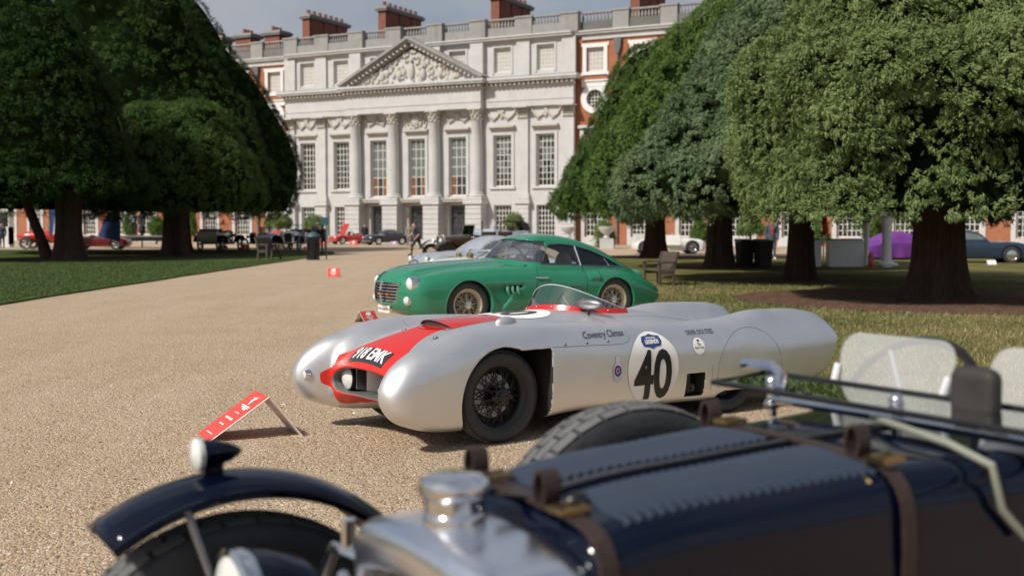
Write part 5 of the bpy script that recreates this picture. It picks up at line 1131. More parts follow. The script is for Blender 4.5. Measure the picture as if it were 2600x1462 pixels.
# ================================================================== other cars on show
def bgcar(name, label, loc, th, paint, top, fend, hw, wb, R, cabin=None, cw=.60, belt=.85, hub='chrome', grille=True, vox=.045, zb=.2, screen=None, group='classic cars on show', rimr=.2, rim='chrome'):
    t = thing(name, label, 'car'); place(t, loc, th); xs = [p[0] for p in top]; xf, xr = max(xs), min(xs); tg = group
    if tg: t['group'] = tg
    def outer(x, y, z):
        ay = np.abs(y); f = smax(z - smax(sp(x, top) - .25 * ay**2, sp(x, fend) - 2.2 * (ay - hw + .2)**2, .06), ay - hw + .5 * np.maximum(.45 - z, 0)**2 + .25 * (np.abs(x - (xf + xr) / 2) / (xf - xr))**4 * hw, .12)
        f = smax(f, zb - z, .06); f = smax(f, (x - xf + .35 * ay**2 + .6 * (z - .5)**2) * .85, .1); f = smax(f, (xr + .3 * ay**2 + .6 * (z - .5)**2 - x) * .85, .1)
        if cabin is not None:
            c = smax(z - (sp(x, cabin) - .2 * ay**2), ay - (cw + .1 - .45 * np.maximum(z - belt, 0)), .07); c = np.maximum(c, .6 - z); c = np.maximum(np.maximum(c, min(p[0] for p in cabin) - x), x - max(p[0] for p in cabin)); f = smin(f, c, .04)
        return f
    def fn(x, y, z):
        f = outer(x, y, z); ay = np.abs(y)
        for xc in (0, -wb): f = smax(f, -np.maximum(np.hypot(x - xc, z - R) - R - .03, hw - .36 - ay), .015)
        if screen: f = smax(f, -np.maximum(((x - screen[0] + .55) / .45)**4 + (y / (hw - .18))**4 - 1, .5 - z) * .12, .02)
        return f
    V, Q, N = nets(fn, (xr - .15, -hw - .12, .1), (xf + .15, hw + .12, 1.75), vox); c = V[Q].mean(1); mi = np.where(np.abs(outer(*c.T)) > .02, 1, 0)
    if cabin is not None:
        ct = sp(c[:, 0], cabin); n = N[Q].mean(1); k = (c[:, 2] > belt + .05) & (c[:, 2] < ct - .2 * c[:, 1]**2 - .07) & (mi == 0) & (c[:, 0] < max(p[0] for p in cabin) - .08); pil = (np.abs(c[:, 0] - (max(p[0] for p in cabin) + min(p[0] for p in cabin)) / 2) < .04) & (np.abs(n[:, 1]) > .6); mi = np.where(k & ~pil & (n[:, 2] < .93), 2, mi)
    b = np_mesh('body', V, Q, [paint, MT['interior'], MT['pane4']], t, N, mi)
    for sx in (1, -1):
        for xc in (0, -wb): wheel(t, (xc, sx * (hw - .11), R), R, rimr, .16, sx, rim, 'steel', hub, 0)
        h = MB().lathe([(0, .05), (.06, .04), (.09, .01), (.1, -.04)], (xf - .16, sx * (hw - .24), .62), 'x', 16).build('headlamp', MT['lens'], t, True); MB().lathe([(.1, -.05), (.108, .01), (.094, .02)], (xf - .16, sx * (hw - .24), .62), 'x', 16).build('lamp_ring', MT['chrome'], h, True)
    if grille:
        g = MB().lathe([(.0, -.05), (.16, -.04), (.24, 0), (.25, -.05)], (xf - .02, 0, .46), 'x', 20); g.v = [(x, y * 1.3, .46 + (z - .46) * .62) for x, y, z in g.v]; g.build('grille', MT['steel'], t, True)
        MB().tube([(xf - .12, -hw + .1, .34), (xf + .04, -.3, .34), (xf + .04, .3, .34), (xf - .12, hw - .1, .34)], .03, 7).build('bumper', MT['chrome'], t, True)
    if screen:
        sx_, sh = screen; z0 = float(sp(np.array([sx_]), top)[0]); P = [(sx_ + .12 - .25 * (y / .6)**2, y, z0 - .05) for y in np.linspace(-.58, .58, 9)]; Q2 = [(x - sh * .5, y * .9, z + sh) for x, y, z in P]
        w = MB().add(P + Q2, [(i, i + 1, i + 10, i + 9) for i in range(8)]).build('windscreen', MT['glass'], t, True); MB().tube(P[:1] + Q2 + P[-1:], .014, 6).build('windscreen_frame', MT['chrome'], w, True)
        for sy in (-1, 1): MB().ell((sx_ - .75, sy * .3, .72), (.12, .22, .26), 10, 7).build('seat', MT['leather'], t, True)
        MB().lathe([(.17, 0), (.185, .01), (.17, .02)], (sx_ - .3, .3, z0 + .02), 'x', 18).build('steering_wheel', MT['black'], t, True)
    return t
G2 = lambda u, v: tuple(gnd(u, v))
silver = cmat('pale_silver_paint', (.56, .59, .64), .25, metal=.5, coat=.6); whitep = cmat('white_gloss', (.74, .74, .72), .25, coat=.6); navyp = cmat('midnight_blue_gloss', (.012, .02, .04), .2, coat=.8)
low = [(.85, .55), (.6, .72), (.1, .80), (-.6, .85), (-1.2, .86), (-2.0, .86), (-2.6, .80), (-3.1, .66), (-3.3, .5)]; lowf = [(.85, .5), (.55, .70), (.1, .79), (-.6, .78), (-1.4, .78), (-2.1, .84), (-2.6, .80), (-3.3, .5)]
fast = [(-.55, .84), (-.95, 1.10), (-1.25, 1.22), (-1.6, 1.235), (-2.0, 1.16), (-2.5, .98), (-2.9, .78)]
bgcar('sports_coupe', 'pale silver coupe parked just behind the green coupe', (-1.85, 30.4, 0), 27, silver, low, lowf, .80, 2.4, .32, fast, .58, .84)
wr = bgcar('open_roadster', 'low white open roadster between the green and the silver coupes', (-1.15, 20.3, 0), 42, whitep, [(.9, .6), (.5, .80), (0, .90), (-.6, .93), (-1.2, .92), (-2.4, .88), (-3.0, .7), (-3.2, .55)], lowf, .76, 2.3, .32, None, screen=(-.75, .16))
MB().tube([(-1.5, .05 + math.cos(t_) * .28, .9 + math.sin(t_) * .2) for t_ in np.linspace(0, math.pi, 14)], .018, 7).build('roll_hoop', MT['black'], wr, True)
for y in (-.1, .22): MB().lathe([(.05, 0), (.06, .03), (.05, .09), (.0, .10)], (-.35, y, .90), 'z', 14).build('carburettor_stack', MT['brass'], wr, True)
acb = bgcar('black_coupe', 'gleaming black sports coupe in front of the palace doors', G2(950, 622), 40, navyp, [(.9, .6), (.6, .82), (0, .90), (-.8, .92), (-1.5, .9), (-2.4, .86), (-2.9, .72), (-3.1, .55)], lowf, .78, 2.35, .33, [(-.7, .9), (-1.05, 1.2), (-1.4, 1.3), (-1.9, 1.26), (-2.4, 1.08), (-2.8, .8)], .55, .9)
redp = cmat('scarlet_gloss', (.50, .025, .015), .22, coat=.7)
rr = bgcar('red_roadster', 'scarlet two-seat roadster with its bonnet raised', G2(860, 620), 38, redp, [(.85, .6), (.5, .74), (0, .80), (-.8, .86), (-1.5, .84), (-2.4, .82), (-3.0, .62)], lowf, .76, 2.3, .33, None, screen=(-.95, .3))
MB().obox((-.55, 0, 1.32), (.06, 1.0, 1.05), Matrix.Rotation(R_(-28), 3, 'Y')).build('raised_bonnet', redp, rr)
ws_ = bgcar('white_sports_car', 'white sports car parked half behind a yew trunk beside the bins', (9.9, 63.5, 0), 181, whitep, low, [(p[0], p[1] + .06) for p in lowf], .82, 2.6, .36, None, screen=(-.9, .34), hub='steel')
MB().box(-3.1, -1.95, -.72, .72, .60, 1.12).build('rear_locker', whitep, ws_)
MB().obox((-1.15, -1.15, .78), (.95, .05, .55), Matrix.Rotation(R_(-35), 3, 'Z')).build('open_door', whitep, ws_)
bgcar('blue_coupe', 'dark blue coupe with chrome wheels parked by the golf buggy', G2(2555, 668), 172, cmat('deep_blue_gloss', (.015, .03, .055), .2, coat=.8), [(p[0], p[1] + .08) for p in low], [(p[0], p[1] + .08) for p in lowf], .82, 2.5, .35, [(-.75, .9), (-1.15, 1.24), (-1.5, 1.36), (-2.1, 1.32), (-2.5, 1.15), (-2.85, .9)], .6, .93)
def cover_car():
    t = thing('covered_car', 'car hidden under a bright purple cloth cover', 'car', G2(2243, 660), R_(8))
    def f(x, y, z):
        ay = np.abs(y); tp = sp(x, [(-2.0, .50), (-1.7, .74), (-.9, .86), (-.4, 1.02), (.1, 1.24), (.7, 1.28), (1.2, 1.15), (1.7, .85), (2.0, .6)]); w = .92 - .04 * np.sin(x * 9) * np.clip(.8 - z, 0, 1) - .35 * np.maximum(z - .75, 0)
        return smax(smax(z - tp + .2 * ay**2 + .012 * np.sin(x * 14 + ay * 6), ay - w + .06 * (x / 2)**4, .1), np.maximum(.10 - z, np.abs(x) - 2.05), .05)
    V, Q, N = nets(f, (-2.2, -1.1, 0), (2.2, 1.1, 1.5), .045); np_mesh('cloth_cover', V, Q, cmat('purple_cloth', (.16, .035, .25), .6, var=.2, vscale=3), t, N)
    for x in (-1.3, 1.3):
        for y in (-.72, .72): MB().cyl((x, y - .08, .32), (x, y + .08, .32), .32, n=20).build('tyre', MT['rubber'], t, True)
cover_car()
def vintage(name, label, loc, th, body, wings, sc_=1.0, hood=None, racer=False, rear=False, number=False):
    t = thing(name, label, 'car'); place(t, loc, th); t['group'] = 'classic cars on show'; t.scale = (sc_,) * 3
    MB().box(-.12, .0, -.27, .27, .45, 1.08).ell((-.06, 0, 1.08), (.06, .25, .07), 12, 6).build('radiator', MT['chrome'], t, True, 50); MB().box(.0, .012, -.22, .22, .50, 1.02).build('radiator_core', MT['iron'], t)
    b = MB(); prof = [(-.12, .26, .50, 1.04), (-.6, .32, .48, 1.08), (-1.2, .42, .46, 1.12)]; V = []
    for x, w, z0, z1 in prof: V += [(x, math.cos(a) * w, (z1 - .16) + math.sin(a) * .16) if k else (x, w, z0) for k, a in enumerate([0] + list(np.linspace(0, math.pi, 9)))] + [(x, -w, z0)]
    n = 11; b.add(V, [(i * n + j, i * n + j + 1, (i + 1) * n + j + 1, (i + 1) * n + j) for i in range(2) for j in range(n - 1)]); b.build('bonnet', body, t, True)
    if racer:
        def f(x, y, z): return smax(np.hypot(y * 1.0, (z - .78) * 1.25) - sp(x, [(-3.3, .05), (-2.9, .25), (-2.2, .40), (-1.2, .43)]), np.maximum(x + 1.15, -3.3 - x), .04)
        V, Q, N = nets(f, (-3.4, -.6, .3), (-1.0, .6, 1.3), .05); np_mesh('tail', V, Q, body, t, N)
    else:
        MB().prism([(-1.2, -.58, .46), (-2.75, -.62, .46), (-2.95, -.60, 1.05), (-2.1, -.60, .98), (-1.2, -.50, 1.1)], (0, 1.16, 0)).build('tub', body, t)
        for x in (-1.75, -2.5): MB().box(x - .4, x + .02, -.5, .5, .9, 1.02).box(x - .48, x - .38, -.5, .5, .9, 1.22).build('seat', MT['leather'], t)
    w = MB().add([(-1.22, -.5, 1.1), (-1.22, .5, 1.1), (-1.30, .48, 1.48), (-1.30, -.48, 1.48)], [(0, 1, 2, 3)]).build('windscreen', MT['glass'], t); MB().tube([(-1.22, -.5, 1.1), (-1.30, -.48, 1.48), (-1.30, .48, 1.48), (-1.22, .5, 1.1)], .018, 6).build('windscreen_frame', MT['chrome'], w, True)
    for sx in (1, -1):
        for xc in (.05, -2.55): wheel(t, (xc, sx * .64, .38), .38, .27, .11, sx, 'black' if not racer else 'steel', 'steel', 'chrome', 0 if False else 20)
        h = MB().lathe([(0, -.13), (.06, -.12), (.11, -.03), (.12, .03)], (.10, sx * .33, .86), 'x', 16).build('headlamp', MT['chrome'], t, True); MB().lathe([(.12, .03), (.1, .045), (0, .055)], (.10, sx * .33, .86), 'x', 16).build('lamp_glass', MT['lens'], h, True)
        if wings:
            for xc, a0, a1 in ((.05, 20, 172), (-2.55, 10, 165)):
                V = [(xc + math.cos(R_(a)) * (.52 - .03 * v * v) * (1.15 if a > 90 else 1), sx * .64 + v * .17, .38 + math.sin(R_(a)) * (.52 - .03 * v * v)) for a in np.linspace(a0, a1, 16) for v in np.linspace(-1, 1, 5)]; b = MB().add(V, [(i * 5 + j, i * 5 + j + 1, i * 5 + j + 6, i * 5 + j + 5) for i in range(15) for j in range(4)]); b.build('wing', wings, t, True, 80)
            MB().box(-2.1, -.42, sx * .64 - .13, sx * .64 + .13, .36, .39).build('running_board', wings, t)
    MB().box(-2.9, .1, -.3, .3, .38, .47).build('chassis', MT['black'], t)
    if hood: MB().prism([(-1.3, -.56, 1.48), (-2.6, -.6, 1.5), (-2.9, -.6, 1.35), (-2.95, -.6, 1.0), (-2.75, -.6, 1.0), (-2.5, -.58, 1.42), (-1.3, -.54, 1.44)], (0, 1.16, 0)).build('canvas_hood', hood, t)
    if rear: MB().box(-3.15, -2.9, -.58, .58, .5, 1.1).build('rear_trunk', body, t); MB().lathe([(0, .03), (.05, .02), (.06, 0)], (-3.17, -.4, .62), 'x', 12).build('tail_lamp', MT['lens'], t, True)
    if number: Vt, Ft = text_geo('7', .5, 0, 1, .02); me = bpy.data.meshes.new('race_number'); me.from_pydata([(-.7 - u, .405 + v * .02, .85 + v) for u, v, _ in Vt], [], Ft); me.materials.append(MT['signwhite']); link('race_number', me, t)
    return t
brownp = cmat('dark_brown_gloss', (.045, .028, .016), .2, coat=.8); paleb = cmat('pale_blue_gloss', (.40, .47, .58), .25, coat=.6); blackp = cmat('black_gloss', (.008, .008, .009), .15, coat=.8); canvas = cmat('black_canvas', (.015, .015, .016), .8)
vintage('touring_car', 'dark brown vintage tourer with sweeping wings and big chrome headlamps', (-2.95, 46.5, 0), 30, brownp, brownp, 1.05)
vintage('drophead_car', 'pale blue vintage car with its black canvas hood up', (-2.7, 68, 0), 14, paleb, blackp, 1.25, canvas)
vintage('vintage_tourer', 'silver vintage tourer facing the litter bin with black wings', G2(732, 637), 84, cmat('silver_grey_gloss', (.45, .48, .52), .25, metal=.5, coat=.5), blackp, 1.1)
vintage('vintage_racer', 'pale blue vintage racer between the black and silver vintage cars', (-16.9, 74.5, 0), 62, paleb, None, 1.0, None, True)
vintage('black_vintage_car', 'black vintage car seen from behind above a mauve sign', (-18.2, 73.5, 0), 262, blackp, blackp, 1.12, None, False, True)
vintage('red_grand_prix_car', 'long red grand prix racing car beside the dark yew stems', (-30.0, 78, 0), 186, redp, None, 1.12, None, True)
bgcar('maroon_car', 'dark maroon low car below the blue sail banner', (-26.2, 76, 0), 185, cmat('maroon_gloss', (.14, .01, .015), .25, coat=.6), low, lowf, .76, 2.3, .33, None, screen=(-.9, .25))
bgcar('red_saloon', 'red and white car half hidden behind the silver tourer', (-18.9, 88, 0), 70, redp, low, lowf, .78, 2.4, .33, fast, .58, .84, zb=.22)
# golf buggy
t = thing('golf_buggy', 'white golf buggy with canopy at the end of the lawn', 'buggy', (21.9, 47.5, 0), R_(172)); b = MB().prism([(1.0, -.55, .35), (1.1, -.55, .7), (.6, -.55, 1.0), (.5, -.55, .5), (-.4, -.55, .45), (-.4, -.55, .85), (-1.1, -.55, .85), (-1.1, -.55, .35)], (0, 1.1, 0)); b.build('body', whitep, t)
MB().box(-1.1, .7, -.58, .58, 1.88, 1.94).build('canopy', whitep, t)
for x, y, q in ((.62, -.52, .95), (.62, .52, .95), (-1.0, -.52, .8), (-1.0, .52, .8)): MB().cyl((x, y, q), (x * .85, y, 1.9), .02, n=6).build('canopy_post', MT['black'], t)
for x in (-.75, .75):
    for y in (-.5, .5): wheel(t, (x, y, .24), .24, .13, .18, 1 if y > 0 else -1, 'steel', 'steel', 'steel', 0)
MB().box(-.5, -.1, -.5, .5, .8, .9).build('seat', MT['leather'], t)

# ================================================================== folded sign boards
def sign(label, P1, P2, T1, T2, B1, B2, m=None, big=False, group='folded sign boards on the ground'):
    """front panel P1 P2 (foot) to T1 T2 (ridge), back panel down to B1 B2"""
    P1, P2, T1, T2, B1, B2 = map(Vector, (P1, P2, T1, T2, B1, B2)); c = (P1 + P2 + B1 + B2) / 4; c.z = 0
    t = thing('sign_board', label, 'sign', c, 0, group); m = m or MT['signred']; L = lambda p: p - c
    n = (T1 - P1).cross(P2 - P1).normalized(); n = n if n.z > 0 else -n; k = n * -.004
    f = MB().prism([L(P1), L(P2), L(T2), L(T1)], k); f.build('front_panel', m, t)
    n2 = (T1 - B1).cross(B2 - B1).normalized(); n2 = n2 if n2.z > 0 else -n2; MB().prism([L(B1), L(B2), L(T2), L(T1)], n2 * -.004).build('back_panel', MT['signwhite'], t)
    MB().tube([L(P1) + n * .0005, L(T1) + n * .0005], .003, 4).build('panel_edge', MT['signwhite'], t)
    e1, e2 = (T1 - P1), (P2 - P1)
    def pt(u, v): return L(P1) + e1 * u + e2 * v + n * .003          # u up the panel, v across
    def quad(b, u0, u1, v0, v1): b.add([pt(u0, v0), pt(u0, v1), pt(u1, v1), pt(u1, v0)], [(0, 1, 2, 3)])
    b = MB()
    if big:
        for u, v0, v1, h in ((.10, .30, .72, .022), (.30, .36, .66, .03), (.42, .26, .76, .04), (.555, .33, .50, .022), (.555, .54, .62, .022)): 
            x = v0
            while x < v1: wd = random.uniform(.02, .045); quad(b, u, u + h * random.uniform(.8, 1), x, min(v1, x + wd)); x += wd + .012
        for u, v0, v1 in ((.645, .28, .50), (.675, .22, .66), (.705, .20, .74)): quad(b, u, u + .020, v0, v1)
        b.add([pt(u, v) for u, v in ((.745, .42), (.76, .45), (.81, .42), (.84, .46), (.87, .38), (.915, .40), (.93, .30), (.90, .50), (.89, .60), (.86, .52), (.82, .56), (.80, .50), (.765, .52))], [tuple(range(13))])
    else:
        b.add([pt(u, v) for u, v in ((.55, .5), (.62, .35), (.75, .32), (.88, .45), (.90, .62), (.78, .70), (.62, .66))], [tuple(range(7))])
        for u, v0, v1 in ((.44, .25, .75), (.34, .32, .68), (.22, .36, .64)): quad(b, u, u + .05, v0, v1)
    b.build('printed_marks', MT['signwhite'], t); return t
sign('red folded board with white crest on gravel before the silver racing car', (-2.05, 7.67, .002), (-2.22, 8.0, .002), (-1.665, 7.79, .29), (-1.835, 8.12, .29), (-1.45, 7.88, .002), (-1.62, 8.21, .002), big=True)
def sign_at(label, u, v, yaw=0, w=.36, h=.27, m=None):
    p = gnd(u, v); a = R_(yaw); rx = Vector((math.cos(a), math.sin(a), 0)); ry = Vector((-math.sin(a), math.cos(a), 0)); q = lambda i, j, z: p + rx * i + ry * j + Vector((0, 0, z))
    return sign(label, q(-w/2, 0, .002), q(w/2, 0, .002), q(-w/2, .13, h), q(w/2, .13, h), q(-w/2, .27, .002), q(w/2, .27, .002), m)
mauve = cmat('mauve_board', (.42, .25, .45), .5)
sign_at('red sign board standing alone on the empty gravel', 846, 703, 4); sign_at('red sign board in front of the green coupe nose', 945, 818, 48, .30, .17)
sign_at('red sign board before the scarlet roadster', 822, 622, 10, .7, .4); sign_at('red sign board between the scarlet roadster and black coupe', 897, 623, 0, .6, .4)
sign_at('red sign board before the pale blue vintage racer', 623, 636, 0, .45, .36); sign_at('red sign board at the wheel of the silver tourer', 778, 639, 0, .35, .3)
sign_at('mauve sign board below the black vintage car', 563, 634, 0, .7, .28, mauve); sign_at('mauve sign board at the tail of the black coupe', 1000, 622, 0, .6, .3, mauve)
sign_at('white sign board below the purple covered car', 2252, 664, 0, .36, .22, MT['signwhite']); sign_at('white sign board below the dark blue coupe', 2520, 674, 0, .34, .2, MT['signwhite'])

# ================================================================== benches, bins, posts
def bench(label, loc, rz, wd=1.5):
    t = thing('garden_bench', label, 'bench', loc, rz, 'wooden garden benches'); m = MT['wood']
    for k in range(4): MB().box(-wd/2, wd/2, -.02 + k * .115, .085 + k * .115, .42, .45).build('seat_plank', m, t)
    for k in range(5): x = -wd/2 + .08 + k * (wd - .16) / 5; MB().prism([(x + .01, .44, .52), (x + .01 + (wd - .16) / 5 - .02, .44, .52), (x + .01 + (wd - .16) / 5 - .02, .56, .90), (x + .01, .56, .90)], (0, .025, 0)).build('back_board', m, t)
    MB().prism([(-wd/2, .55, .88), (wd/2, .55, .88), (wd/2, .58, .98), (-wd/2, .58, .98)], (0, .045, 0)).box(-wd/2 + .06, wd/2 - .06, .42, .47, .46, .53).build('back_rail', m, t)
    for sx in (-1, 1):
        x = sx * (wd/2 - .04); MB().box(x - .035, x + .035, -.02, .05, 0, .66).build('leg', m, t); MB().prism([(x - .035, .42, 0), (x - .035, .49, 0), (x - .035, .47, .45), (x - .035, .62, .98), (x - .035, .55, .98), (x - .035, .40, .45)], (.07, 0, 0)).build('leg', m, t)
        MB().prism([(x - .045, -.06, .64), (x - .045, .52, .66), (x - .045, .52, .70), (x - .045, .2, .71), (x - .045, -.06, .69)], (.09, 0, 0)).build('armrest', m, t); MB().box(x - .03, x + .03, .05, .42, .33, .41).build('side_rail', m, t)
    return t
bench('weathered wooden bench on the dry lawn behind the green coupe', (3.45, 28.2, .035), R_(-74), 1.2).scale = (.84, .84, .84); bench('dark wooden bench on the lawn edge near the litter bin', (-10.5, 50.4, .035), R_(72), 1.25)
t = thing('litter_bin', 'round black fluted litter bin on the lawn edge', 'bin', (-8.95, 51.4, 0)); b = MB().lathe([(.30, 0), (.31, .05), (.27, .09), (.26, .75), (.30, .80), (.30, .88)], n=28); b.build('bin_body', MT['black'], t, True, 30)
for k in range(16): a = k * math.pi / 8; MB().cyl((math.cos(a) * .265, math.sin(a) * .265, .1), (math.cos(a) * .265, math.sin(a) * .265, .76), .018, n=6).build('flute', MT['black'], t)
for k in range(4): a = k * math.pi / 2 + .6; MB().cyl((math.cos(a) * .25, math.sin(a) * .25, .86), (math.cos(a) * .25, math.sin(a) * .25, 1.06), .02, n=6).build('lid_post', MT['black'], t)
MB().lathe([(.31, 1.04), (.30, 1.09), (.2, 1.2), (.06, 1.26), (0, 1.27)], n=24).build('lid', cmat('dull_teal', (.05, .10, .11), .5), t, True)
t = thing('sign_post', 'thin grey post with a teal panel beside the litter bin', 'sign', (-8.45, 52, 0)); MB().cyl((0, 0, 0), (0, 0, 1.75), .03, n=8).build('post', MT['steel'], t); MB().box(-.20, .12, -.05, -.03, 1.55, 1.92).build('panel', cmat('teal_panel', (.03, .09, .10), .5), t)
def wbin(label, u, v, lid):
    p = gnd(u, v); t = thing('wheeled_bin', label, 'bin', p, R_(8), 'wheeled bins by the yew'); V = [(sx * w, sy * d, z) for z, w, d in ((.05, .21, .26), (.95, .25, .34)) for sx, sy in ((-1, -1), (1, -1), (1, 1), (-1, 1))]
    MB().add(V, [(0, 1, 2, 3), (4, 5, 6, 7)] + [(i, (i + 1) % 4, 4 + (i + 1) % 4, 4 + i) for i in range(4)]).build('bin_body', MT['interior'], t); MB().prism([(-.265, -.37, .95), (-.265, .36, .95), (-.265, .34, 1.05), (-.265, -.34, 1.0)], (.53, 0, 0)).build('lid', lid, t)
    for sx in (-1, 1): MB().cyl((sx * .22, .3, .1), (sx * .28, .3, .1), .1, n=14).build('wheel', MT['rubber'], t)
wbin('black wheeled bin beside the yew trunk', 1890, 681, MT['black']); wbin('dark wheeled bin with a green lid and side', 1937, 682, cmat('green_plastic', (.02, .12, .06), .4))
for u, nm in ((1224, 'bonnet'), (1271, 'door')):
    p = gnd(u, 618); t = thing('rope_stanchion', 'slim black rope stanchion before the %s of the pale blue drophead' % nm, 'post', (p.x * .58, p.y * .58, 0), 0, 'rope stanchions'); MB().cyl((0, 0, 0), (0, 0, 1.75), .035, n=8).ell((0, 0, 1.77), (.05, .05, .05), 8, 6).build('post', MT['black'], t, True); MB().lathe([(.18, 0), (.17, .03), (.04, .06)], n=16).build('base', MT['black'], t, True)
# stage with legs
t = thing('stage', 'low dark timber stage deck carrying two people', 'stage', (-27.2, 83, 0), R_(-4)); 
for k in range(8): MB().box(-3.3 + k * .82, -3.3 + k * .82 + .80, -2, 2, .78, .86).build('deck_board', cmat('grey_deck', (.20, .19, .18), .8), t)
MB().box(-3.3, 3.25, -2.03, -1.98, .50, .79).build('fascia', MT['black'], t)
for x in (-3.1, -1, 1.1, 3.1): MB().box(x - .04, x + .04, -1.9, -1.82, 0, .78).build('leg', MT['black'], t)
# banners, kiosk, gazebo
def banner(label, loc, pts, m, rz=0):
    t = thing('sail_banner', label, 'banner', loc, rz, 'blue sail banners'); MB().prism([(x, 0, z) for x, z in pts], (0, .02, 0)).build('cloth', m, t); MB().cyl((pts[0][0] - .02, 0, 0), (pts[0][0] - .02, 0, max(z for _, z in pts) + .1), .02, n=6).build('pole', MT['steel'], t); return t
blue = cmat('banner_blue', (.025, .055, .20), .6)
banner('blue slanted sail banner to the right of the dark yew trunk', (-26.6, 74, 0), [(1.25, .55), (1.25, 2.5), (.55, 2.5), (.1, 1.7), (-.15, .85)], blue); bb = banner('blue banner with a white stripe left of the yew trunk', (-29.9, 74, 0), [(0, 1.0), (0, 2.7), (1.0, 2.7), (1.0, 1.0)], blue)
MB().prism([(.2, -.012, 1.0), (.55, -.012, 1.0), (.75, -.012, 2.7), (.4, -.012, 2.7)], (0, .01, 0)).build('stripe', MT['signwhite'], bb)
t = thing('kiosk', 'small white glazed kiosk beyond the red grand prix car', 'kiosk', (-37.6, 85, 0)); MB().box(-.4, -.33, -.4, .4, .2, 2.9).box(.33, .4, -.4, .4, .2, 2.9).box(-.4, .4, -.4, .4, 2.6, 2.95).box(-.4, .4, -.4, .4, 0, 1.5).build('frame', MT['white'], t); MB().box(-.33, .33, -.38, -.36, 1.5, 2.6).build('glazing', MT['pane'], t)
gx, gy = 11.2, 41.6
t = thing('gazebo', 'white event gazebo with curtained posts on the lawn', 'gazebo', (gx + 1.0, gy + .9, .03), 0)
for x in (-1.5, 1.35):
    for y in (-1.2, 1.2):
        V = [(x + (.16 if y < 0 else .1) * math.cos(a) * (1 + .12 * math.sin(5 * a)) * s, y + .13 * math.sin(a) * s, z) for z, s in ((0, 1.5), (.1, 1.15), (1.0, .95), (1.7, 1.25), (2.1, 1.5)) for a in np.linspace(0, 2 * math.pi, 18, endpoint=False)]
        MB().add(V, [(i * 18 + j, i * 18 + (j + 1) % 18, (i + 1) * 18 + (j + 1) % 18, (i + 1) * 18 + j) for i in range(4) for j in range(18)]).build('curtain', MT['white'], t, True)
        MB().cyl((x, y, 0), (x, y, 2.2), .03, n=8).build('post', MT['white'], t)
MB().box(-1.65, 1.5, -1.35, -1.30, 1.85, 2.25).box(-1.65, 1.5, 1.30, 1.35, 1.85, 2.25).box(-1.65, -1.6, -1.3, 1.3, 1.85, 2.25).box(1.45, 1.5, -1.3, 1.3, 1.85, 2.25).build('pelmet', MT['white'], t); MB().prism([(-1.7, -1.4, 2.25), (1.55, -1.4, 2.25), (-.07, -1.4, 3.1)], (0, 2.8, 0)).build('roof', MT['white'], t)
def counter(label, x0, x1, top):
    t = thing('serving_counter', label, 'counter', (gx, gy, .03), 0); MB().box(x0, x1, -.25, .3, 0, .92).build('front', MT['white'], t); MB().box(x0 - .04, x1 + .04, -.29, .34, .92, .97).build('top', MT['white'], t); MB().box(x0 + .05, x1 - .05, -.2, .25, .97, 1.02).build('cloth', top, t)
counter('short white serving counter beside the yew trunk', -.72, .0, blue); counter('long white serving counter under the gazebo', .30, 1.55, cmat('navy_cloth', (.02, .05, .14), .7))
t = thing('closed_parasol', 'closed bright red parasol above the long counter', 'parasol', (gx + .55, gy + 1.5, .03)); MB().lathe([(.03, 2.0), (.10, 1.85), (.17, 1.35), (.12, 1.2), (.05, 1.15)], n=14).build('canopy', cmat('bright_red_cloth', (.65, .015, .01), .6), t, True); MB().cyl((0, 0, 0), (0, 0, 2.05), .025, n=8).build('pole', MT['white'], t)
t = thing('open_parasol', 'open red parasol behind the thick yew trunk', 'parasol', (19.7, 60, 0)); MB().lathe([(0, 2.9), (.5, 2.72), (1.2, 2.35), (1.15, 2.33), (0, 2.8)], n=8).build('canopy', MT['bright_red_cloth'], t); MB().cyl((0, 0, 0), (0, 0, 2.9), .03, n=8).build('pole', MT['white'], t)
t = thing('fire_extinguisher', 'red fire extinguisher at the foot of the gazebo post', 'extinguisher', (gx + 1.72, gy - .45, .035)); MB().lathe([(.0, 0), (.085, .0), (.09, .04), (.09, .40), (.06, .48), (.025, .5), (.025, .55)], n=16).build('cylinder', MT['red'], t, True); MB().tube([(0, 0, .55), (.06, 0, .56), (.1, 0, .45), (.1, 0, .2)], .012, 6).build('hose', MT['black'], t, True)
t = thing('sand_bag', 'white ballast bag lying beside the gazebo post', 'bag', (gx + 2.35, gy - .3, .03)); MB().ell((0, 0, .1), (.32, .2, .13), 14, 8).ell((.3, .05, .07), (.14, .12, .08), 10, 6).build('bag', MT['white'], t, True)
for u, v, d in ((1443, 592, 88), (1540, 640, 79)):
    X = (u - 1300) / F_PX * d; t = thing('stone_urn', 'pale stone urn on a plinth before the palace' if u < 1500 else 'pale square stone planter holding the upright bush', 'urn', (X, d, 0)); MB().box(-.45, .45, -.45, .45, 0, .7).build('plinth', MT['stone'], t); MB().lathe([(.2, .7), (.25, .78), (.14, .9), (.5, 1.25), (.58, 1.5), (.52, 1.52), (.4, 1.3), (0, 1.25)], n=20).build('bowl', MT['stone'], t, True)

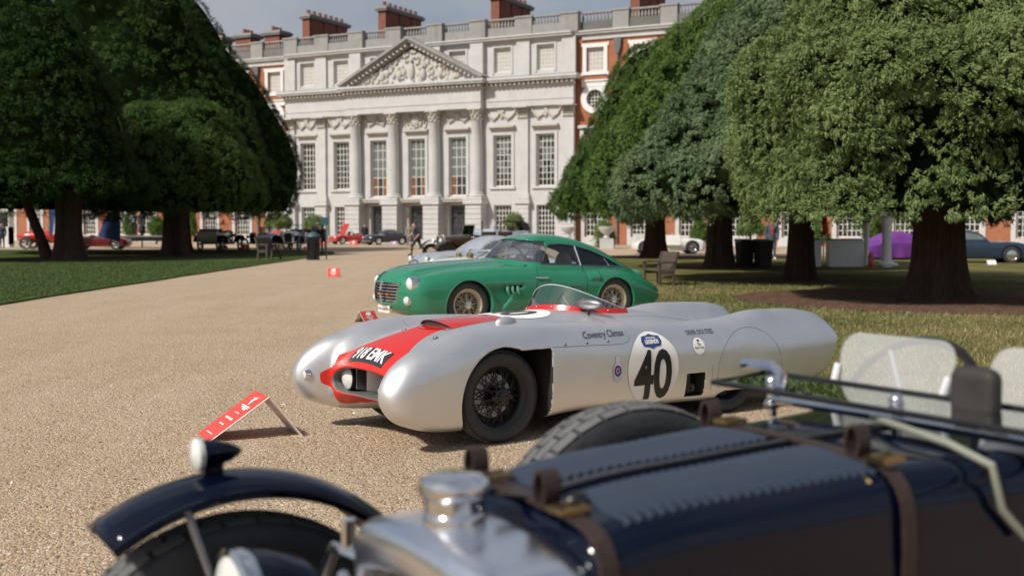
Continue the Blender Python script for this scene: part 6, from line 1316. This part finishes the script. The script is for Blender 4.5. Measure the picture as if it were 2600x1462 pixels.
# ================================================================== people
def person(label, loc, face, joints, top, legs, hair=(.05, .03, .02), shoe='black', h=1.76, coat=0.0, skirt=None, tie=None):
    """one smooth body from joint capsules; joints: dict of overrides in metres, x right, y forward"""
    J = dict(hipL=(-.10, 0, .92), hipR=(.10, 0, .92), kneeL=(-.11, .02, .49), kneeR=(.11, .02, .49), ankL=(-.11, -.02, .08), ankR=(.11, -.02, .08), waist=(0, 0, 1.02), chest=(0, .0, 1.30), shL=(-.19, 0, 1.43), shR=(.19, 0, 1.43),
             elL=(-.25, -.03, 1.14), elR=(.25, -.03, 1.14), wrL=(-.24, .07, .90), wrR=(.24, .07, .90), neck=(0, .01, 1.50), head=(0, .03, 1.63)); J.update(joints); J = {k: np.array(v, float) for k, v in J.items()}
    t = thing('person', label, 'person', loc, face); t.scale = (h / 1.76,) * 3
    P = []; A = lambda a, b, r0, r1, m: P.append((J[a] if isinstance(a, str) else np.array(a), J[b] if isinstance(b, str) else np.array(b), r0, r1, m))
    for s in 'LR':
        A('hip' + s, 'knee' + s, .092, .062, 1); A('knee' + s, 'ank' + s, .060, .042, 1); A('ank' + s, J['ank' + s] + np.array([0, .17, -.04]), .045, .036, 2)
        A('sh' + s, 'el' + s, .056 + coat, .044 + coat, 0); A('el' + s, 'wr' + s, .042 + coat, .030 + coat, 0 if coat else 3); d = J['wr' + s] - J['el' + s]; d /= np.linalg.norm(d); A('wr' + s, J['wr' + s] + d * .09, .028, .022, 3)
        A('chest', 'sh' + s, .10, .065 + coat, 0)
    A('hipL', 'hipR', .105, .105, 1); A('waist', 'chest', .125 + coat, .135 + coat, 0); A((J['hipL'] + J['hipR']) / 2 + np.array([0, 0, .05]), 'waist', .115 + coat, .12 + coat, 0 if coat else 1)
    if coat: A((J['hipL'] + J['hipR']) / 2 - np.array([0, 0, .08]), 'waist', .15, .14, 0)
    A('chest', 'neck', .08, .05, 0); A('neck', J['head'] - np.array([0, 0, .05]), .05, .05, 3); hd = J['head']
    if skirt: A((J['hipL'] + J['hipR']) / 2, (J['kneeL'] + J['kneeR']) / 2 - np.array([0, 0, skirt]), .16, .24, 0)
    def f(x, y, z):
        r = None
        for a, b, r0, r1, _ in P: c = capsule(x, y, z, a, b, r0, r1); r = c if r is None else smin(r, c, .03)
        hx, hy, hz = (x - hd[0]) / .078, (y - hd[1]) / .098, (z - hd[2]) / .122; hh = (np.sqrt(hx**2 + hy**2 + hz**2) - 1) * .09
        hh = smin(hh, capsule(x, y, z, hd + np.array([0, .07, -.06]), hd + np.array([0, .075, -.09]), .035, .03), .03); hh = smin(hh, capsule(x, y, z, hd + np.array([0, .098, .005]), hd + np.array([0, .115, -.025]), .008, .013), .012)
        for s in (-1, 1): hh = smin(hh, capsule(x, y, z, hd + np.array([s * .08, -.005, .01]), hd + np.array([s * .082, -.005, -.03]), .014, .01), .012); hh = smax(hh, -(np.sqrt((x - hd[0] - s * .032)**2 + (y - hd[1] - .104)**2 + (z - hd[2] - .008)**2) - .014), .012)
        return smin(r, hh, .025)
    lo = np.min([np.minimum(p[0], p[1]) for p in P], 0) - .32; hi = np.max([np.maximum(p[0], p[1]) for p in P], 0) + .32; lo[2] = max(lo[2], -.02); hi[2] = hd[2] + .2
    V, Q, N = nets(f, lo, hi, .026); c = V[Q].mean(1); D = np.stack([capsule(*c.T, a, b, r0, r1) for a, b, r0, r1, _ in P]); mi = np.array([p[4] for p in P])[D.argmin(0)]
    ih = (np.linalg.norm((c - hd) / np.array([.10, .12, .15]), axis=1) < 1.0); mi = np.where(ih, 3, mi); mi = np.where(ih & ((c[:, 2] > hd[2] + .045) | (c[:, 1] < hd[1] - .03)) & (c[:, 2] > hd[2] - .06), 4, mi)
    if tie is not None: mi = np.where((np.abs(c[:, 0]) < .05) & (c[:, 1] > .08) & (c[:, 2] > 1.08) & (c[:, 2] < 1.46) & ~ih, 5, mi)
    V = V.tolist(); Q = Q.tolist(); mi = mi.tolist()
    fb = MB()                                                              # fingers and thumb on each hand
    for s in 'LR':
        d = J['wr' + s] - J['el' + s]; d /= np.linalg.norm(d); o = J['wr' + s] + d * .085; sx = np.array([0, 1.0, 0]) if abs(d[1]) < .8 else np.array([1.0, 0, 0]); sg = 1 if s == 'R' else -1
        for k, ln in enumerate((.062, .072, .068, .052)): p = o + sx * (k - 1.5) * .017; fb.tube([tuple(p), tuple(p + d * ln * .6), tuple(p + d * ln + np.array([-sg * .018, .006, 0]))], [.009, .0085, .007], 6)
        p = J['wr' + s] + d * .03 + sx * .03; fb.tube([tuple(p), tuple(p + d * .04 + sx * .025), tuple(p + d * .07 + sx * .022)], [.011, .01, .008], 6)
    n = len(V); V += fb.v; Q = [tuple(q) for q in Q] + [tuple(n + i for i in q) for q in fb.f]; mi += [3] * len(fb.f)
    me = bpy.data.meshes.new('body'); me.from_pydata(V, [], Q); me.polygons.foreach_set('use_smooth', [True] * len(me.polygons)); me.polygons.foreach_set('material_index', mi)
    for m in (top, legs, MT[shoe], MT['skin'], cmat('hair_%d' % int(hair[0] * 100), hair, .6), tie or top): me.materials.append(m)
    link('body', me, t); return t
dark = cmat('dark_cloth', (.02, .021, .025), .8); dnavy = cmat('navy_cloth_shirt', (.018, .024, .05), .8); tweed = cmat('grey_tweed', (.24, .22, .20), .9); charc = cmat('blue_grey_jacket', (.055, .075, .10), .85)
walkJ = dict(hipL=(-.10, .0, .90), hipR=(.10, .0, .90), kneeL=(-.10, .26, .56), ankL=(-.10, .30, .12), kneeR=(.10, -.18, .52), ankR=(.10, -.55, .14), waist=(0, .02, 1.0), chest=(0, .08, 1.27), shL=(-.19, .09, 1.40), shR=(.19, .09, 1.40), elL=(-.24, -.10, 1.15), wrL=(-.22, .05, .96), elR=(.24, .22, 1.16), wrR=(.20, .42, 1.02), neck=(0, .11, 1.47), head=(0, .15, 1.60))
wp = gnd(1060, 651); person('man in navy shirt and black trousers striding across the gravel', (wp.x, wp.y, 0), R_(95), walkJ, dnavy, dark)
person('man in a pale grey suit standing before the palace door', G2(1039, 624), R_(170), {}, tweed, tweed, (.30, .28, .26), coat=.025)
person('second man in grey standing close beside the suited man', G2(1050, 624), R_(120), {}, cmat('mid_grey_cloth', (.14, .13, .125), .9), cmat('mid_grey_cloth', (.14, .13, .125), .9), (.1, .08, .06), coat=.02)
person('man in blue-grey jacket and red tie walking on the lawn', (11.45, 50.4, .035), R_(176), dict(kneeL=(-.11, .08, .50), ankL=(-.12, .10, .08), ankR=(.12, -.12, .10)), charc, charc, (.35, .33, .31), coat=.025, tie=cmat('red_cloth', (.45, .02, .03), .7), shoe='white', h=1.82)
person('person in a black coat behind the raised red bonnet', (-13.0, 101, 0), R_(200), {}, dark, dark, coat=.03)
person('person in grey top and black trousers on the stage', (-27.3, 82.6, .86), R_(190), {}, cmat('grey_top', (.22, .25, .29), .8), dark)
person('person in a long black coat on the stage beside the sign', (-26.6, 82.2, .86), R_(150), {}, dark, dark, coat=.04, skirt=.1)
person('visitor in dark clothes bending over behind the litter bin', (-10.2, 62, 0), R_(160), dict(chest=(0, .22, 1.20), shL=(-.19, .28, 1.32), shR=(.19, .28, 1.32), neck=(0, .36, 1.37), head=(0, .44, 1.45), elL=(-.22, .38, 1.06), elR=(.22, .38, 1.06), wrL=(-.18, .55, .92), wrR=(.18, .55, .92)), dark, dark, (.55, .53, .5), coat=.02)
person('visitor with white hair in a grey jacket near the litter bin', (-10.75, 63, 0), R_(210), {}, cmat('slate_jacket', (.10, .12, .14), .85), dark, (.6, .58, .55), coat=.025)
person('visitor in a red shirt beyond the red grand prix car', (-33.2, 80, 0), R_(180), {}, cmat('red_shirt', (.5, .03, .03), .7), dark, (.3, .15, .06))
person('visitor in a navy jacket at the tail of the grand prix car', (-35.9, 80.5, 0), R_(180), {}, dnavy, dark, (.3, .18, .1), coat=.02)
